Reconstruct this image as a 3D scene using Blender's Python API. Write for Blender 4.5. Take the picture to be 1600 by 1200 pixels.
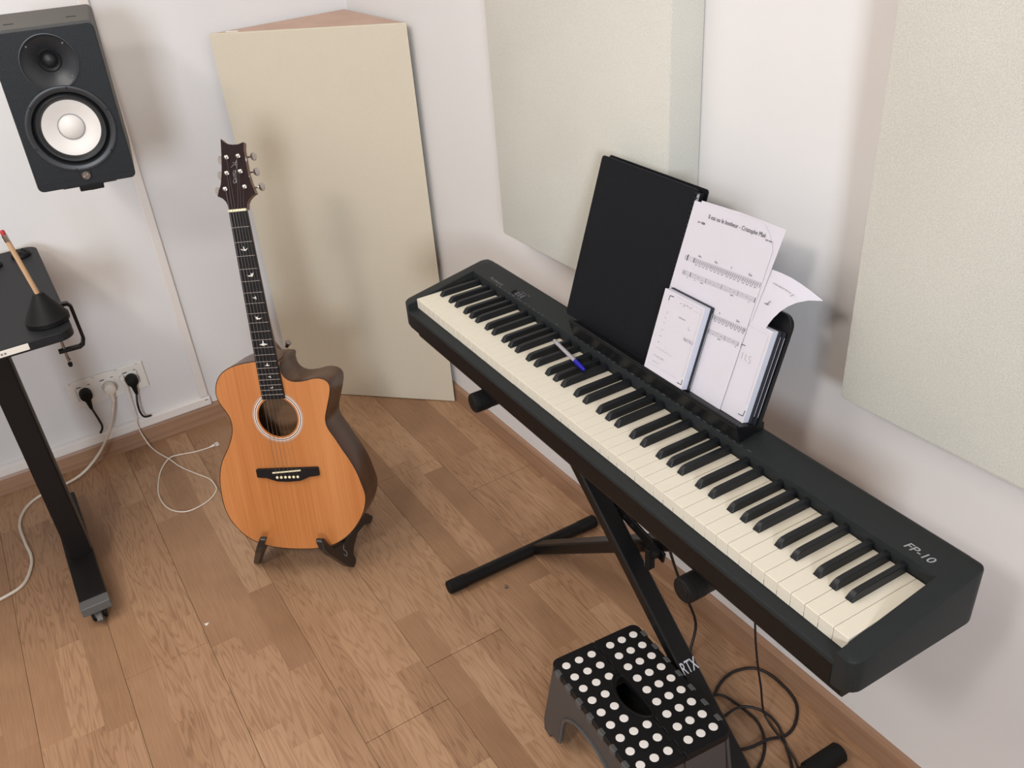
import bpy, bmesh, math, random
from mathutils import Vector, Matrix, Euler

for o in list(bpy.data.objects):
    bpy.data.objects.remove(o)
SC = bpy.context.scene
COL = SC.collection
random.seed(7)
PI = math.pi

# ------------------------------------------------------------------ camera
CAM_H = 1.5881
YAW, PITCH, ROLL, FOC, CX, CY = -1.0956, -0.5622, -0.1112, 1383.27, 748.25, 629.03
fw = Vector((math.cos(PITCH)*math.sin(YAW), math.cos(PITCH)*math.cos(YAW), math.sin(PITCH)))
rt = fw.cross(Vector((0, 0, 1))).normalized()
up = rt.cross(fw)
r2 = rt*math.cos(ROLL)+up*math.sin(ROLL)
u2 = -rt*math.sin(ROLL)+up*math.cos(ROLL)
cd = bpy.data.cameras.new('camera')
cam = bpy.data.objects.new('camera', cd)
COL.objects.link(cam)
cam.matrix_world = Matrix(((r2.x, u2.x, -fw.x, 0), (r2.y, u2.y, -fw.y, 0), (r2.z, u2.z, -fw.z, CAM_H), (0, 0, 0, 1)))
cd.sensor_fit = 'HORIZONTAL'
cd.sensor_width = 36.0
cd.lens = FOC/1600*36
cd.shift_x = (800-CX)/1600
cd.shift_y = (CY-600)/1600
cd.clip_start = 0.02
SC.camera = cam

# ------------------------------------------------------------------ light
world = bpy.data.worlds.new('world')
SC.world = world
world.use_nodes = True
wb = world.node_tree.nodes['Background']
wb.inputs[0].default_value = (1.0, 1.0, 1.0, 1)
wb.inputs[1].default_value = 1.2


def area(name, loc, target, sx, sy, power, color):
    l = bpy.data.lights.new(name, 'AREA')
    l.shape = 'RECTANGLE'
    l.size = sx
    l.size_y = sy
    l.energy = power
    l.color = color
    o = bpy.data.objects.new(name, l)
    COL.objects.link(o)
    o.location = loc
    d = Vector(target)-Vector(loc)
    o.rotation_euler = d.to_track_quat('-Z', 'Y').to_euler()
    return o


area('window_light', (3.3, -1.8, 1.95), (-1.0, 1.0, 1.0), 0.8, 1.3, 195, (0.80, 0.89, 1.0))
area('ceiling_light', (-0.1, -1.1, 2.46), (-1.2, 0.3, 0.4), 0.26, 0.26, 18, (1.0, 0.94, 0.87))
area('added_overhead_fill', (-1.6, -0.9, 2.58), (-1.6, -0.9, 0), 1.4, 1.4, 35, (1.0, 0.97, 0.93))  # added broad fill, brightens upward faces and the left wall

SC.view_settings.view_transform = 'Standard'
SC.view_settings.look = 'None'
SC.view_settings.gamma = 1
SC.view_settings.use_curve_mapping = False
SC.view_settings.exposure = 0.0


# ------------------------------------------------------------------ materials
def srgb(r, g, b):
    f = lambda c: (c/255/12.92) if c/255 <= 0.04045 else ((c/255+0.055)/1.055)**2.4
    return (f(r), f(g), f(b), 1)


class NT:
    def __init__(self, name):
        self.m = bpy.data.materials.new(name)
        self.m.use_nodes = True
        self.nt = self.m.node_tree
        self.b = self.nt.nodes['Principled BSDF']

    def n(self, t, **kw):
        nd = self.nt.nodes.new(t)
        for k, v in kw.items():
            setattr(nd, k, v)
        return nd

    def l(self, a, b):
        self.nt.links.new(a, b)

    def math(self, op, a, b=None, c=None):
        nd = self.n('ShaderNodeMath', operation=op)
        for i, v in enumerate((a, b, c)):
            if v is None:
                continue
            if isinstance(v, (int, float)):
                nd.inputs[i].default_value = v
            else:
                self.l(v, nd.inputs[i])
        return nd.outputs[0]

    def ramp(self, fac, stops):
        nd = self.n('ShaderNodeValToRGB')
        e = nd.color_ramp.elements
        while len(e) < len(stops):
            e.new(0.5)
        for i, (p, c) in enumerate(stops):
            e[i].position = p
            e[i].color = c
        self.l(fac, nd.inputs[0])
        return nd.outputs[0]


def mat(name, color, rough=0.5, metal=0.0, spec=0.5, var=0.0, vscale=20, bump=0.0, bscale=200, coat=0.0, gen='Object', stretch=(1, 1, 1)):
    t = NT(name)
    b = t.b
    b.inputs['Roughness'].default_value = rough
    b.inputs['Metallic'].default_value = metal
    b.inputs['Specular IOR Level'].default_value = spec
    b.inputs['Coat Weight'].default_value = coat
    b.inputs['Coat Roughness'].default_value = 0.08
    b.inputs['Base Color'].default_value = color
    tc = t.n('ShaderNodeTexCoord')
    mp = t.n('ShaderNodeMapping')
    mp.inputs['Scale'].default_value = stretch
    t.l(tc.outputs[gen], mp.inputs[0])
    if var > 0:
        nz = t.n('ShaderNodeTexNoise')
        nz.inputs['Scale'].default_value = vscale
        nz.inputs['Detail'].default_value = 4
        t.l(mp.outputs[0], nz.inputs['Vector'])
        lo = tuple(max(0, c*(1-var)) for c in color[:3])+(1,)
        hi = tuple(min(1, c*(1+var)) for c in color[:3])+(1,)
        t.l(t.ramp(nz.outputs[0], [(0.3, lo), (0.7, hi)]), b.inputs['Base Color'])
    if bump > 0:
        nz = t.n('ShaderNodeTexNoise')
        nz.inputs['Scale'].default_value = bscale
        nz.inputs['Detail'].default_value = 3
        t.l(mp.outputs[0], nz.inputs['Vector'])
        bp = t.n('ShaderNodeBump')
        bp.inputs['Strength'].default_value = bump
        bp.inputs['Distance'].default_value = 0.002
        t.l(nz.outputs[0], bp.inputs['Height'])
        t.l(bp.outputs[0], b.inputs['Normal'])
    return t.m


def fabric_mat(name, color, amp=0.07, scale=420):
    t = NT(name)
    t.b.inputs['Roughness'].default_value = 0.95
    t.b.inputs['Specular IOR Level'].default_value = 0.15
    tc = t.n('ShaderNodeTexCoord')
    nz = t.n('ShaderNodeTexNoise')
    nz.inputs['Scale'].default_value = scale
    nz.inputs['Detail'].default_value = 2
    t.l(tc.outputs['Object'], nz.inputs['Vector'])
    n2 = t.n('ShaderNodeTexNoise')
    n2.inputs['Scale'].default_value = 5
    t.l(tc.outputs['Object'], n2.inputs['Vector'])
    s = t.math('ADD', t.math('MULTIPLY', nz.outputs[0], 0.8), t.math('MULTIPLY', n2.outputs[0], 0.2))
    lo = tuple(c*(1-amp) for c in color[:3])+(1,)
    hi = tuple(min(1, c*(1+amp)) for c in color[:3])+(1,)
    t.l(t.ramp(s, [(0.35, lo), (0.65, hi)]), t.b.inputs['Base Color'])
    bp = t.n('ShaderNodeBump')
    bp.inputs['Strength'].default_value = 0.25
    bp.inputs['Distance'].default_value = 0.001
    t.l(nz.outputs[0], bp.inputs['Height'])
    t.l(bp.outputs[0], t.b.inputs['Normal'])
    return t.m


STRIP = 0.0675
Y0 = -0.332


def floor_mat():
    t = NT('laminate_oak')
    b = t.b
    b.inputs['Roughness'].default_value = 0.42
    b.inputs['Specular IOR Level'].default_value = 0.35
    tc = t.n('ShaderNodeTexCoord')
    geo = t.n('ShaderNodeNewGeometry')
    sp = t.n('ShaderNodeSeparateXYZ')
    t.l(geo.outputs['Position'], sp.inputs[0])
    X, Y = sp.outputs[0], sp.outputs[1]
    row = t.math('FLOOR', t.math('DIVIDE', t.math('SUBTRACT', Y, Y0), STRIP))
    wn = t.n('ShaderNodeTexWhiteNoise', noise_dimensions='1D')
    t.l(row, wn.inputs['W'])
    xs = t.math('ADD', t.math('DIVIDE', X, 0.40), t.math('MULTIPLY', wn.outputs[0], 7.0))
    # uneven strip lengths
    seg = t.math('FLOOR', t.math('ADD', xs, t.math('MULTIPLY', t.math('SINE', t.math('MULTIPLY', xs, 2.1)), 0.22)))
    cb = t.n('ShaderNodeCombineXYZ')
    t.l(seg, cb.inputs[0])
    t.l(row, cb.inputs[1])
    w2 = t.n('ShaderNodeTexWhiteNoise', noise_dimensions='3D')
    t.l(cb.outputs[0], w2.inputs['Vector'])
    rnd = w2.outputs[0]
    # grain coordinates: long in x, shifted per strip
    cg = t.n('ShaderNodeCombineXYZ')
    t.l(t.math('ADD', t.math('MULTIPLY', X, 1.0), t.math('MULTIPLY', rnd, 31.0)), cg.inputs[0])
    t.l(t.math('ADD', t.math('MULTIPLY', Y, 9.0), t.math('MULTIPLY', rnd, 17.0)), cg.inputs[1])
    t.l(t.math('MULTIPLY', rnd, 9.0), cg.inputs[2])
    n1 = t.n('ShaderNodeTexNoise')
    n1.inputs['Scale'].default_value = 3.0
    n1.inputs['Detail'].default_value = 2
    t.l(cg.outputs[0], n1.inputs['Vector'])
    rings = t.math('SINE', t.math('MULTIPLY', n1.outputs[0], 70.0))
    rings = t.math('POWER', t.math('MULTIPLY', t.math('ADD', rings, 1.0), 0.5), 3.0)
    cf = t.n('ShaderNodeCombineXYZ')
    t.l(t.math('MULTIPLY', X, 14.0), cf.inputs[0])
    t.l(t.math('MULTIPLY', Y, 330.0), cf.inputs[1])
    t.l(rnd, cf.inputs[2])
    n2 = t.n('ShaderNodeTexNoise')
    n2.inputs['Scale'].default_value = 1.0
    n2.inputs['Detail'].default_value = 3
    t.l(cf.outputs[0], n2.inputs['Vector'])
    n3 = t.n('ShaderNodeTexNoise')
    n3.inputs['Scale'].default_value = 7.0
    t.l(geo.outputs['Position'], n3.inputs['Vector'])
    mask = t.math('MULTIPLY', rings, t.math('GREATER_THAN', rnd, 0.3))
    v = t.math('ADD', t.math('MULTIPLY', rnd, 0.40), t.math('MULTIPLY', n2.outputs[0], 0.34))
    v = t.math('ADD', v, t.math('MULTIPLY', n3.outputs[0], 0.26))
    v = t.math('SUBTRACT', v, t.math('MULTIPLY', mask, 0.19))
    col = t.ramp(v, [(0.05, srgb(116, 84, 60)), (0.42, srgb(158, 121, 91)), (0.85, srgb(188, 152, 119))])
    t.l(col, b.inputs['Base Color'])
    bp = t.n('ShaderNodeBump')
    bp.inputs['Strength'].default_value = 0.12
    bp.inputs['Distance'].default_value = 0.0006
    t.l(n2.outputs[0], bp.inputs['Height'])
    t.l(bp.outputs[0], b.inputs['Normal'])
    return t.m


def spruce_mat():
    t = NT('cedar_top')
    b = t.b
    b.inputs['Roughness'].default_value = 0.28
    b.inputs['Coat Weight'].default_value = 0.35
    b.inputs['Coat Roughness'].default_value = 0.12
    tc = t.n('ShaderNodeTexCoord')
    mp = t.n('ShaderNodeMapping')
    mp.inputs['Scale'].default_value = (420, 1, 3)
    t.l(tc.outputs['Object'], mp.inputs[0])
    nz = t.n('ShaderNodeTexNoise')
    nz.inputs['Scale'].default_value = 1
    nz.inputs['Detail'].default_value = 2
    t.l(mp.outputs[0], nz.inputs['Vector'])
    m2 = t.n('ShaderNodeMapping')
    m2.inputs['Scale'].default_value = (14, 1, 1.2)
    t.l(tc.outputs['Object'], m2.inputs[0])
    n2 = t.n('ShaderNodeTexNoise')
    n2.inputs['Scale'].default_value = 1
    n2.inputs['Detail'].default_value = 3
    t.l(m2.outputs[0], n2.inputs['Vector'])
    v = t.math('ADD', t.math('MULTIPLY', nz.outputs[0], 0.4), t.math('MULTIPLY', n2.outputs[0], 0.6))
    t.l(t.ramp(v, [(0.32, srgb(166, 98, 48)), (0.5, srgb(186, 118, 64)), (0.68, srgb(198, 132, 78))]), b.inputs['Base Color'])
    return t.m


def wood_mat(name, c1, c2, rough=0.3, sc=(6, 6, 60), coat=0.4):
    t = NT(name)
    b = t.b
    b.inputs['Roughness'].default_value = rough
    b.inputs['Coat Weight'].default_value = coat
    b.inputs['Coat Roughness'].default_value = 0.1
    tc = t.n('ShaderNodeTexCoord')
    mp = t.n('ShaderNodeMapping')
    mp.inputs['Scale'].default_value = sc
    t.l(tc.outputs['Object'], mp.inputs[0])
    nz = t.n('ShaderNodeTexNoise')
    nz.inputs['Scale'].default_value = 1
    nz.inputs['Detail'].default_value = 4
    t.l(mp.outputs[0], nz.inputs['Vector'])
    t.l(t.ramp(nz.outputs[0], [(0.3, c1), (0.7, c2)]), b.inputs['Base Color'])
    return t.m


M = {}
M['wall'] = mat('wall_paint', srgb(222, 219, 217), 0.85, spec=0.2, var=0.012, vscale=3, bump=0.15, bscale=60)
M['ceiling'] = mat('ceiling_paint', srgb(228, 222, 216), 0.9, spec=0.2)
M['floor'] = floor_mat()
M['subfloor'] = mat('subfloor', srgb(60, 40, 28), 0.8)
M['base'] = wood_mat('skirting_laminate', srgb(146, 112, 88), srgb(162, 127, 101), 0.4, (2, 90, 90), 0.0)
M['base2'] = wood_mat('skirting_laminate_side', srgb(146, 112, 88), srgb(162, 127, 101), 0.4, (90, 2, 90), 0.0)
M['trunk'] = mat('trunking_plastic', srgb(226, 219, 213), 0.45, var=0.01, vscale=8)
M['panel'] = fabric_mat('oatmeal_fabric', srgb(202, 200, 190), 0.10, 520)
M['trap'] = fabric_mat('cream_fabric', srgb(206, 196, 176), 0.025)
M['trap_top'] = mat('pinkish_board', srgb(196, 164, 146), 0.7, var=0.05, vscale=12)
M['cream_edge'] = mat('cream_edge', srgb(214, 202, 180), 0.7)
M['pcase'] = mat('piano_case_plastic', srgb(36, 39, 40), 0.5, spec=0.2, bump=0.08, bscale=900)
M['preflect'] = mat('piano_reflection_brown', srgb(20, 16, 15), 0.5, spec=0.2)  # case plastic with its brown-black reflection put into the colour
M['pdark'] = mat('piano_inner_plastic', srgb(22, 22, 24), 0.6, spec=0.3)
M['keybed'] = mat('key_bed_felt', srgb(92, 85, 78), 0.9)
M['wkey'] = mat('white_key_plastic', srgb(222, 215, 198), 0.3, spec=0.5, var=0.01)
M['bkey'] = mat('black_key_plastic', srgb(22, 24, 27), 0.42, spec=0.35, bump=0.05, bscale=800)
M['print'] = mat('grey_print', srgb(150, 150, 152), 0.5)
M['print_dim'] = mat('dim_grey_print', srgb(92, 92, 96), 0.5)
M['rest'] = mat('rest_black_plastic', srgb(14, 15, 18), 0.4, spec=0.3)
M['folder'] = mat('folder_black_plastic', srgb(12, 14, 19), 0.55, spec=0.18, bump=0.12, bscale=500)
M['paper'] = mat('paper', srgb(204, 200, 207), 0.8, spec=0.2, var=0.012, vscale=9)
M['paper_edge'] = mat('paper_edge', srgb(206, 208, 220), 0.8, var=0.03, vscale=300, stretch=(1, 1, 0.05))
M['ink'] = mat('ink', srgb(48, 46, 50), 0.6)
M['ink_soft'] = mat('faint_ink', srgb(120, 116, 124), 0.7)
M['ink_mid'] = mat('pencil_ink', srgb(150, 146, 158), 0.7)
M['blackbook'] = mat('black_board_cover', srgb(30, 32, 40), 0.45)
M['whiteline'] = mat('white_trim_line', srgb(190, 192, 200), 0.5)
M['steel_black'] = mat('black_powder_coat', srgb(13, 12, 12), 0.42, spec=0.3)
M['rubber'] = mat('black_rubber', srgb(14, 13, 13), 0.6, spec=0.25)
M['chrome'] = mat('chrome', srgb(205, 200, 195), 0.18, metal=1.0)
M['steel'] = mat('steel', srgb(150, 145, 140), 0.3, metal=1.0)
M['brass'] = mat('brass', srgb(200, 170, 110), 0.3, metal=1.0)
M['stool_black'] = mat('stool_black_plastic', srgb(17, 16, 17), 0.5, spec=0.28, bump=0.1, bscale=700)
M['stool_grey'] = mat('stool_grey_plastic', srgb(76, 71, 69), 0.55, spec=0.3)
M['stool_tab'] = mat('stool_tab_plastic', srgb(78, 78, 78), 0.5)
M['dot'] = mat('white_grip_dot', srgb(232, 226, 220), 0.7, var=0.03, vscale=300)
M['cable_black'] = mat('black_cable', srgb(26, 20, 20), 0.5)
M['cable_white'] = mat('white_cable', srgb(232, 222, 208), 0.5)
M['cable_beige'] = mat('beige_cable', srgb(208, 196, 180), 0.55)
M['plug_white'] = mat('white_plug', srgb(216, 206, 192), 0.5)
M['sock'] = mat('socket_white', srgb(230, 224, 216), 0.35)
M['sockdark'] = mat('socket_gap', srgb(90, 84, 80), 0.6)
M['desk'] = mat('desk_black_laminate', srgb(28, 29, 31), 0.55, spec=0.25, bump=0.1, bscale=500)
M['desk_leg'] = mat('desk_leg_black', srgb(20, 17, 16), 0.5, spec=0.25)
M['desk_grey'] = mat('desk_grey_cap', srgb(84, 82, 80), 0.5)
M['spk'] = mat('speaker_vinyl', srgb(32, 35, 38), 0.5, spec=0.25, bump=0.3, bscale=420)
M['spk_lit'] = mat('speaker_vinyl_lit', srgb(84, 80, 76), 0.6, spec=0.3, bump=0.3, bscale=420)  # black vinyl made lighter, overhead light put into the colour
M['spk_ring'] = mat('speaker_ring', srgb(44, 46, 49), 0.4, spec=0.5)
M['spk_rubber'] = mat('speaker_surround', srgb(20, 21, 23), 0.5)
M['cone'] = mat('white_cone', srgb(226, 221, 215), 0.45, spec=0.4)
M['gsoil'] = wood_mat('dark_rosewood_side', srgb(62, 34, 16), srgb(96, 56, 28), 0.3, (3, 10, 2), 0.08)
M['gsoil'].node_tree.nodes['Principled BSDF'].inputs['Specular IOR Level'].default_value = 0.3
M['gtop'] = spruce_mat()
M['gneck'] = wood_mat('mahogany_neck', srgb(92, 54, 32), srgb(120, 74, 44), 0.35, (60, 60, 4), 0.3)
M['ebony'] = mat('ebony', srgb(22, 19, 20), 0.5, spec=0.25, var=0.1, vscale=60)
M['headplate'] = mat('dark_headplate', srgb(38, 25, 25), 0.65, spec=0.12, var=0.08, vscale=50)
M['nut'] = mat('bone', srgb(236, 226, 190), 0.4)
M['pearl'] = mat('pearl', srgb(232, 228, 220), 0.25)
M['binding'] = mat('dark_binding', srgb(40, 24, 18), 0.35)
M['rosw'] = mat('rosette_white', srgb(226, 214, 204), 0.4)
M['rosg'] = mat('rosette_grey', srgb(176, 150, 134), 0.4)
M['inner'] = wood_mat('guitar_inside', srgb(120, 84, 56), srgb(150, 110, 76), 0.7, (4, 4, 30), 0.0)
M['gstand'] = mat('stand_black_wood', srgb(32, 26, 24), 0.4, coat=0.2)
M['pencil'] = wood_mat('bare_wood', srgb(176, 138, 102), srgb(206, 168, 130), 0.6, (30, 30, 4), 0.0)
M['red'] = mat('red_eraser', srgb(170, 50, 50), 0.6)
M['blue'] = mat('blue_cap', srgb(18, 14, 150), 0.35)
M['clear'] = mat('clear_pen_barrel', srgb(170, 166, 172), 0.15)
M['label'] = mat('white_label', srgb(228, 222, 210), 0.6)


# ------------------------------------------------------------------ geometry helpers
class G:
    """mesh collector"""

    def __init__(self):
        self.v = []
        self.f = []

    def add(self, vs, fs):
        k = len(self.v)
        self.v += [tuple(p) for p in vs]
        self.f += [tuple(i+k for i in f) for f in fs]
        return self

    def box(self, x0, x1, y0, y1, z0, z1, c=0.0):
        if c <= 0:
            vs = [(x, y, z) for z in (z0, z1) for y in (y0, y1) for x in (x0, x1)]
            return self.add(vs, [(0, 2, 3, 1), (4, 5, 7, 6), (0, 1, 5, 4), (2, 6, 7, 3), (0, 4, 6, 2), (1, 3, 7, 5)])
        # chamfered box
        vs = []
        idx = {}
        for a in (0, 1, 2):
            for sx in (0, 1):
                for sy in (0, 1):
                    for sz in (0, 1):
                        p = [(x0, x1)[sx], (y0, y1)[sy], (z0, z1)[sz]]
                        for b in range(3):
                            if b != a:
                                p[b] += c if (sx, sy, sz)[b] == 0 else -c
                        idx[(a, sx, sy, sz)] = len(vs)
                        vs.append(p)
        fs = []
        I = lambda a, s: idx[(a,)+tuple(s)]
        for a in range(3):
            b, d = (a+1) % 3, (a+2) % 3
            for s in (0, 1):
                q = []
                for (tb, td) in ((0, 0), (1, 0), (1, 1), (0, 1)):
                    k = [0, 0, 0]
                    k[a] = s
                    k[b] = tb
                    k[d] = td
                    q.append(I(a, k))
                fs.append(q if s else q[::-1])
        for a in range(3):      # edges along axis a, between faces b and d
            b, d = (a+1) % 3, (a+2) % 3
            for sb in (0, 1):
                for sd in (0, 1):
                    k0 = [0, 0, 0]
                    k1 = [0, 0, 0]
                    k1[a] = 1
                    for k in (k0, k1):
                        k[b] = sb
                        k[d] = sd
                    q = [I(b, k0), I(b, k1), I(d, k1), I(d, k0)]
                    fs.append(q)
        for sx in (0, 1):
            for sy in (0, 1):
                for sz in (0, 1):
                    fs.append([I(0, (sx, sy, sz)), I(1, (sx, sy, sz)), I(2, (sx, sy, sz))])
        return self.add(vs, fs)

    def prism(self, pts, fn, a, b):
        """polygon pts (2d) extruded from a to b; fn(p, t) -> 3d"""
        n = len(pts)
        vs = [fn(p, a) for p in pts]+[fn(p, b) for p in pts]
        fs = [tuple(range(n))[::-1], tuple(range(n, 2*n))]
        fs += [(i, (i+1) % n, (i+1) % n+n, i+n) for i in range(n)]
        return self.add(vs, fs)

    def rings(self, rs, cap0=True, cap1=True, closed=False):
        n = len(rs[0])
        vs = [p for r in rs for p in r]
        fs = []
        m = len(rs)
        for i in range(m if closed else m-1):
            for j in range(n):
                a = i*n+j
                b = i*n+(j+1) % n
                c = ((i+1) % m)*n+(j+1) % n
                d = ((i+1) % m)*n+j
                fs.append((a, b, c, d))
        if cap0 and not closed:
            fs.append(tuple(range(n))[::-1])
        if cap1 and not closed:
            fs.append(tuple(range((m-1)*n, m*n)))
        return self.add(vs, fs)

    def tube(self, pts, r, n=10, caps=True, closed=False):
        P = [Vector(p) for p in pts]
        rs = []
        rr = r if isinstance(r, (list, tuple)) else [r]*len(P)
        prev = None
        for i, p in enumerate(P):
            if closed:
                t = P[(i+1) % len(P)]-P[i-1]
            else:
                t = P[min(i+1, len(P)-1)]-P[max(i-1, 0)]
            if t.length < 1e-9:
                t = Vector((0, 0, 1))
            t.normalize()
            if prev is None:
                a = Vector((0, 0, 1)) if abs(t.z) < 0.9 else Vector((1, 0, 0))
                u = t.cross(a).normalized()
            else:
                u = (prev-t*prev.dot(t)).normalized()
            w = t.cross(u)
            prev = u
            rs.append([tuple(p+(u*math.cos(2*PI*k/n)+w*math.sin(2*PI*k/n))*rr[i]) for k in range(n)])
        return self.rings(rs, caps, caps, closed)

    def lathe(self, prof, o=(0, 0, 0), ax=(0, 0, 1), n=24):
        """prof: list of (r, h) along axis"""
        o = Vector(o)
        ax = Vector(ax).normalized()
        a = Vector((0, 0, 1)) if abs(ax.z) < 0.9 else Vector((1, 0, 0))
        u = ax.cross(a).normalized()
        w = ax.cross(u)
        rs = [[tuple(o+ax*h+(u*math.cos(2*PI*k/n)+w*math.sin(2*PI*k/n))*max(r, 1e-5)) for k in range(n)] for r, h in prof]
        return self.rings(rs, True, True)

    def beam(self, A, B, wdir, w, t):
        """rectangular bar from A to B, width w along wdir, thickness t across"""
        A, B = Vector(A), Vector(B)
        d = (B-A).normalized()
        wd = Vector(wdir)
        wd = (wd-d*wd.dot(d)).normalized()
        td = d.cross(wd)
        c = min(w, t)*0.12
        prof = [(w/2-c, t/2), (w/2, t/2-c), (w/2, -t/2+c), (w/2-c, -t/2), (-w/2+c, -t/2), (-w/2, -t/2+c), (-w/2, t/2-c), (-w/2+c, t/2)]
        return self.rings([[tuple(P+wd*a+td*b) for a, b in prof] for P in (A, B)])

    def ribbon(self, pts, w, fn, h=0.0):
        """flat stroke in 2d plane, fn((x,u),off)->3d"""
        P = [Vector((p[0], p[1])) for p in pts]
        L, R_ = [], []
        for i, p in enumerate(P):
            t = P[min(i+1, len(P)-1)]-P[max(i-1, 0)]
            if t.length < 1e-9:
                t = Vector((1, 0))
            t.normalize()
            nn = Vector((-t.y, t.x))*w/2
            L.append(fn((p+nn), h))
            R_.append(fn((p-nn), h))
        n = len(P)
        return self.add(L+R_, [(i, i+1, n+i+1, n+i) for i in range(n-1)])

    def mesh(self, name, m, smooth=False, base=(0, 0, 0)):
        me = bpy.data.meshes.new(name)
        b = Vector(base)
        me.from_pydata([tuple(Vector(p)-b) for p in self.v], [], self.f)
        bm = bmesh.new()
        bm.from_mesh(me)
        bmesh.ops.recalc_face_normals(bm, faces=bm.faces)
        bm.to_mesh(me)
        bm.free()
        if smooth:
            for p in me.polygons:
                p.use_smooth = True
            try:
                me.set_sharp_from_angle(angle=math.radians(smooth if smooth > 1 else 40))
            except Exception:
                pass
        me.materials.append(m)
        return me

    def obj(self, name, m, parent=None, smooth=False, base=(0, 0, 0), loc=None, label=None, bevel=0):
        o = bpy.data.objects.new(name, self.mesh(name, m, smooth, base))
        COL.objects.link(o)
        if parent is not None:
            o.parent = parent
        if loc is not None:
            o.location = loc
        if label:
            o['label'] = label
        if bevel:
            md = o.modifiers.new('bevel', 'BEVEL')
            md.width = bevel
            md.segments = 2
            md.limit_method = 'ANGLE'
            md.angle_limit = math.radians(40)
        return o


def thing(name, label, cat, loc=(0, 0, 0), rot=None, group=None):
    o = bpy.data.objects.new(name, None)
    o.empty_display_size = 0.05
    COL.objects.link(o)
    o.location = loc
    if isinstance(rot, Matrix):
        o.matrix_world = Matrix.Translation(Vector(loc)) @ rot.to_4x4()
    elif rot is not None:
        o.rotation_euler = rot
    o['label'] = label
    o['category'] = cat
    if group:
        o['group'] = group
    return o


def tag(o, label, cat, group=None, kind=None):
    o['label'] = label
    o['category'] = cat
    if group:
        o['group'] = group
    if kind:
        o['kind'] = kind
    return o


def struct(o):
    o['kind'] = 'structure'
    return o


def put(name, me, parent, loc=(0, 0, 0), rot=None):
    o = bpy.data.objects.new(name, me)
    COL.objects.link(o)
    o.parent = parent
    o.location = loc
    if rot is not None:
        o.rotation_euler = rot
    return o


def catmull(pts, k=6, closed=False):
    P = [Vector(p) for p in pts]
    out = []
    n = len(P)
    rng = range(n) if closed else range(n-1)
    for i in rng:
        if closed:
            a, b, c, d = P[i-1], P[i], P[(i+1) % n], P[(i+2) % n]
        else:
            a, b, c, d = P[max(i-1, 0)], P[i], P[i+1], P[min(i+2, n-1)]
        for j in range(k):
            t = j/k
            out.append(0.5*((2*b)+(c-a)*t+(2*a-5*b+4*c-d)*t*t+(3*b-a-3*c+d)*t**3))
    if not closed:
        out.append(P[-1])
    return out


def text(name, s, size, m, parent, origin, xdir, ydir, label=None, extr=0.0, base=(0, 0, 0), shear=0.0, align='LEFT', width=None, offset=0.0):
    cu = bpy.data.curves.new(name, 'FONT')
    cu.body = s
    cu.size = size
    cu.shear = shear
    cu.align_x = align
    cu.extrude = extr
    cu.offset = offset
    cu.resolution_u = 3
    tmp = bpy.data.objects.new('tmp', cu)
    COL.objects.link(tmp)
    dg = bpy.context.evaluated_depsgraph_get()
    me = bpy.data.meshes.new_from_object(tmp.evaluated_get(dg))
    bpy.data.objects.remove(tmp)
    xd, yd = Vector(xdir).normalized(), Vector(ydir).normalized()
    zd = xd.cross(yd)
    if width and len(me.vertices):
        mx = max(v.co.x for v in me.vertices)
        mn = min(v.co.x for v in me.vertices)
        sx = width/(mx-mn)
        for v in me.vertices:
            v.co.x = (v.co.x-mn)*sx
    Mx = Matrix(((xd.x, yd.x, zd.x, origin[0]-base[0]), (xd.y, yd.y, zd.y, origin[1]-base[1]), (xd.z, yd.z, zd.z, origin[2]-base[2]), (0, 0, 0, 1)))
    me.transform(Mx)
    me.materials.clear()
    me.materials.append(m)
    me.name = name
    o = bpy.data.objects.new(name, me)
    COL.objects.link(o)
    o.parent = parent
    if label:
        o['label'] = label
    return o


def roundrect(x0, x1, y0, y1, r, n=5, corners=(1, 1, 1, 1)):
    """ccw from bottom-left; corners flags bl, br, tr, tl"""
    out = []
    C = [((x0+r, y0+r), PI), ((x1-r, y0+r), 1.5*PI), ((x1-r, y1-r), 0), ((x0+r, y1-r), 0.5*PI)]
    S = [(x0, y0), (x1, y0), (x1, y1), (x0, y1)]
    for i, ((cx, cy), a) in enumerate(C):
        if corners[i]:
            out += [(cx+r*math.cos(a+j*PI/2/n), cy+r*math.sin(a+j*PI/2/n)) for j in range(n+1)]
        else:
            out.append(S[i])
    return out


# ------------------------------------------------------------------ room
WX, WY = -2.739, 1.11
BB = 0.012
BH = 0.0634
o = struct(G().box(WX-0.1, 2.2, WY, WY+0.1, -0.02, 2.62).obj('wall_back', M['wall']))
o = struct(G().box(WX-0.1, WX, -2.6, WY, -0.02, 2.62).obj('wall_left', M['wall']))
o = struct(G().box(WX-0.1, 2.32, -2.7, -2.6, -0.02, 2.62).obj('wall_front', M['wall']))
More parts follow.
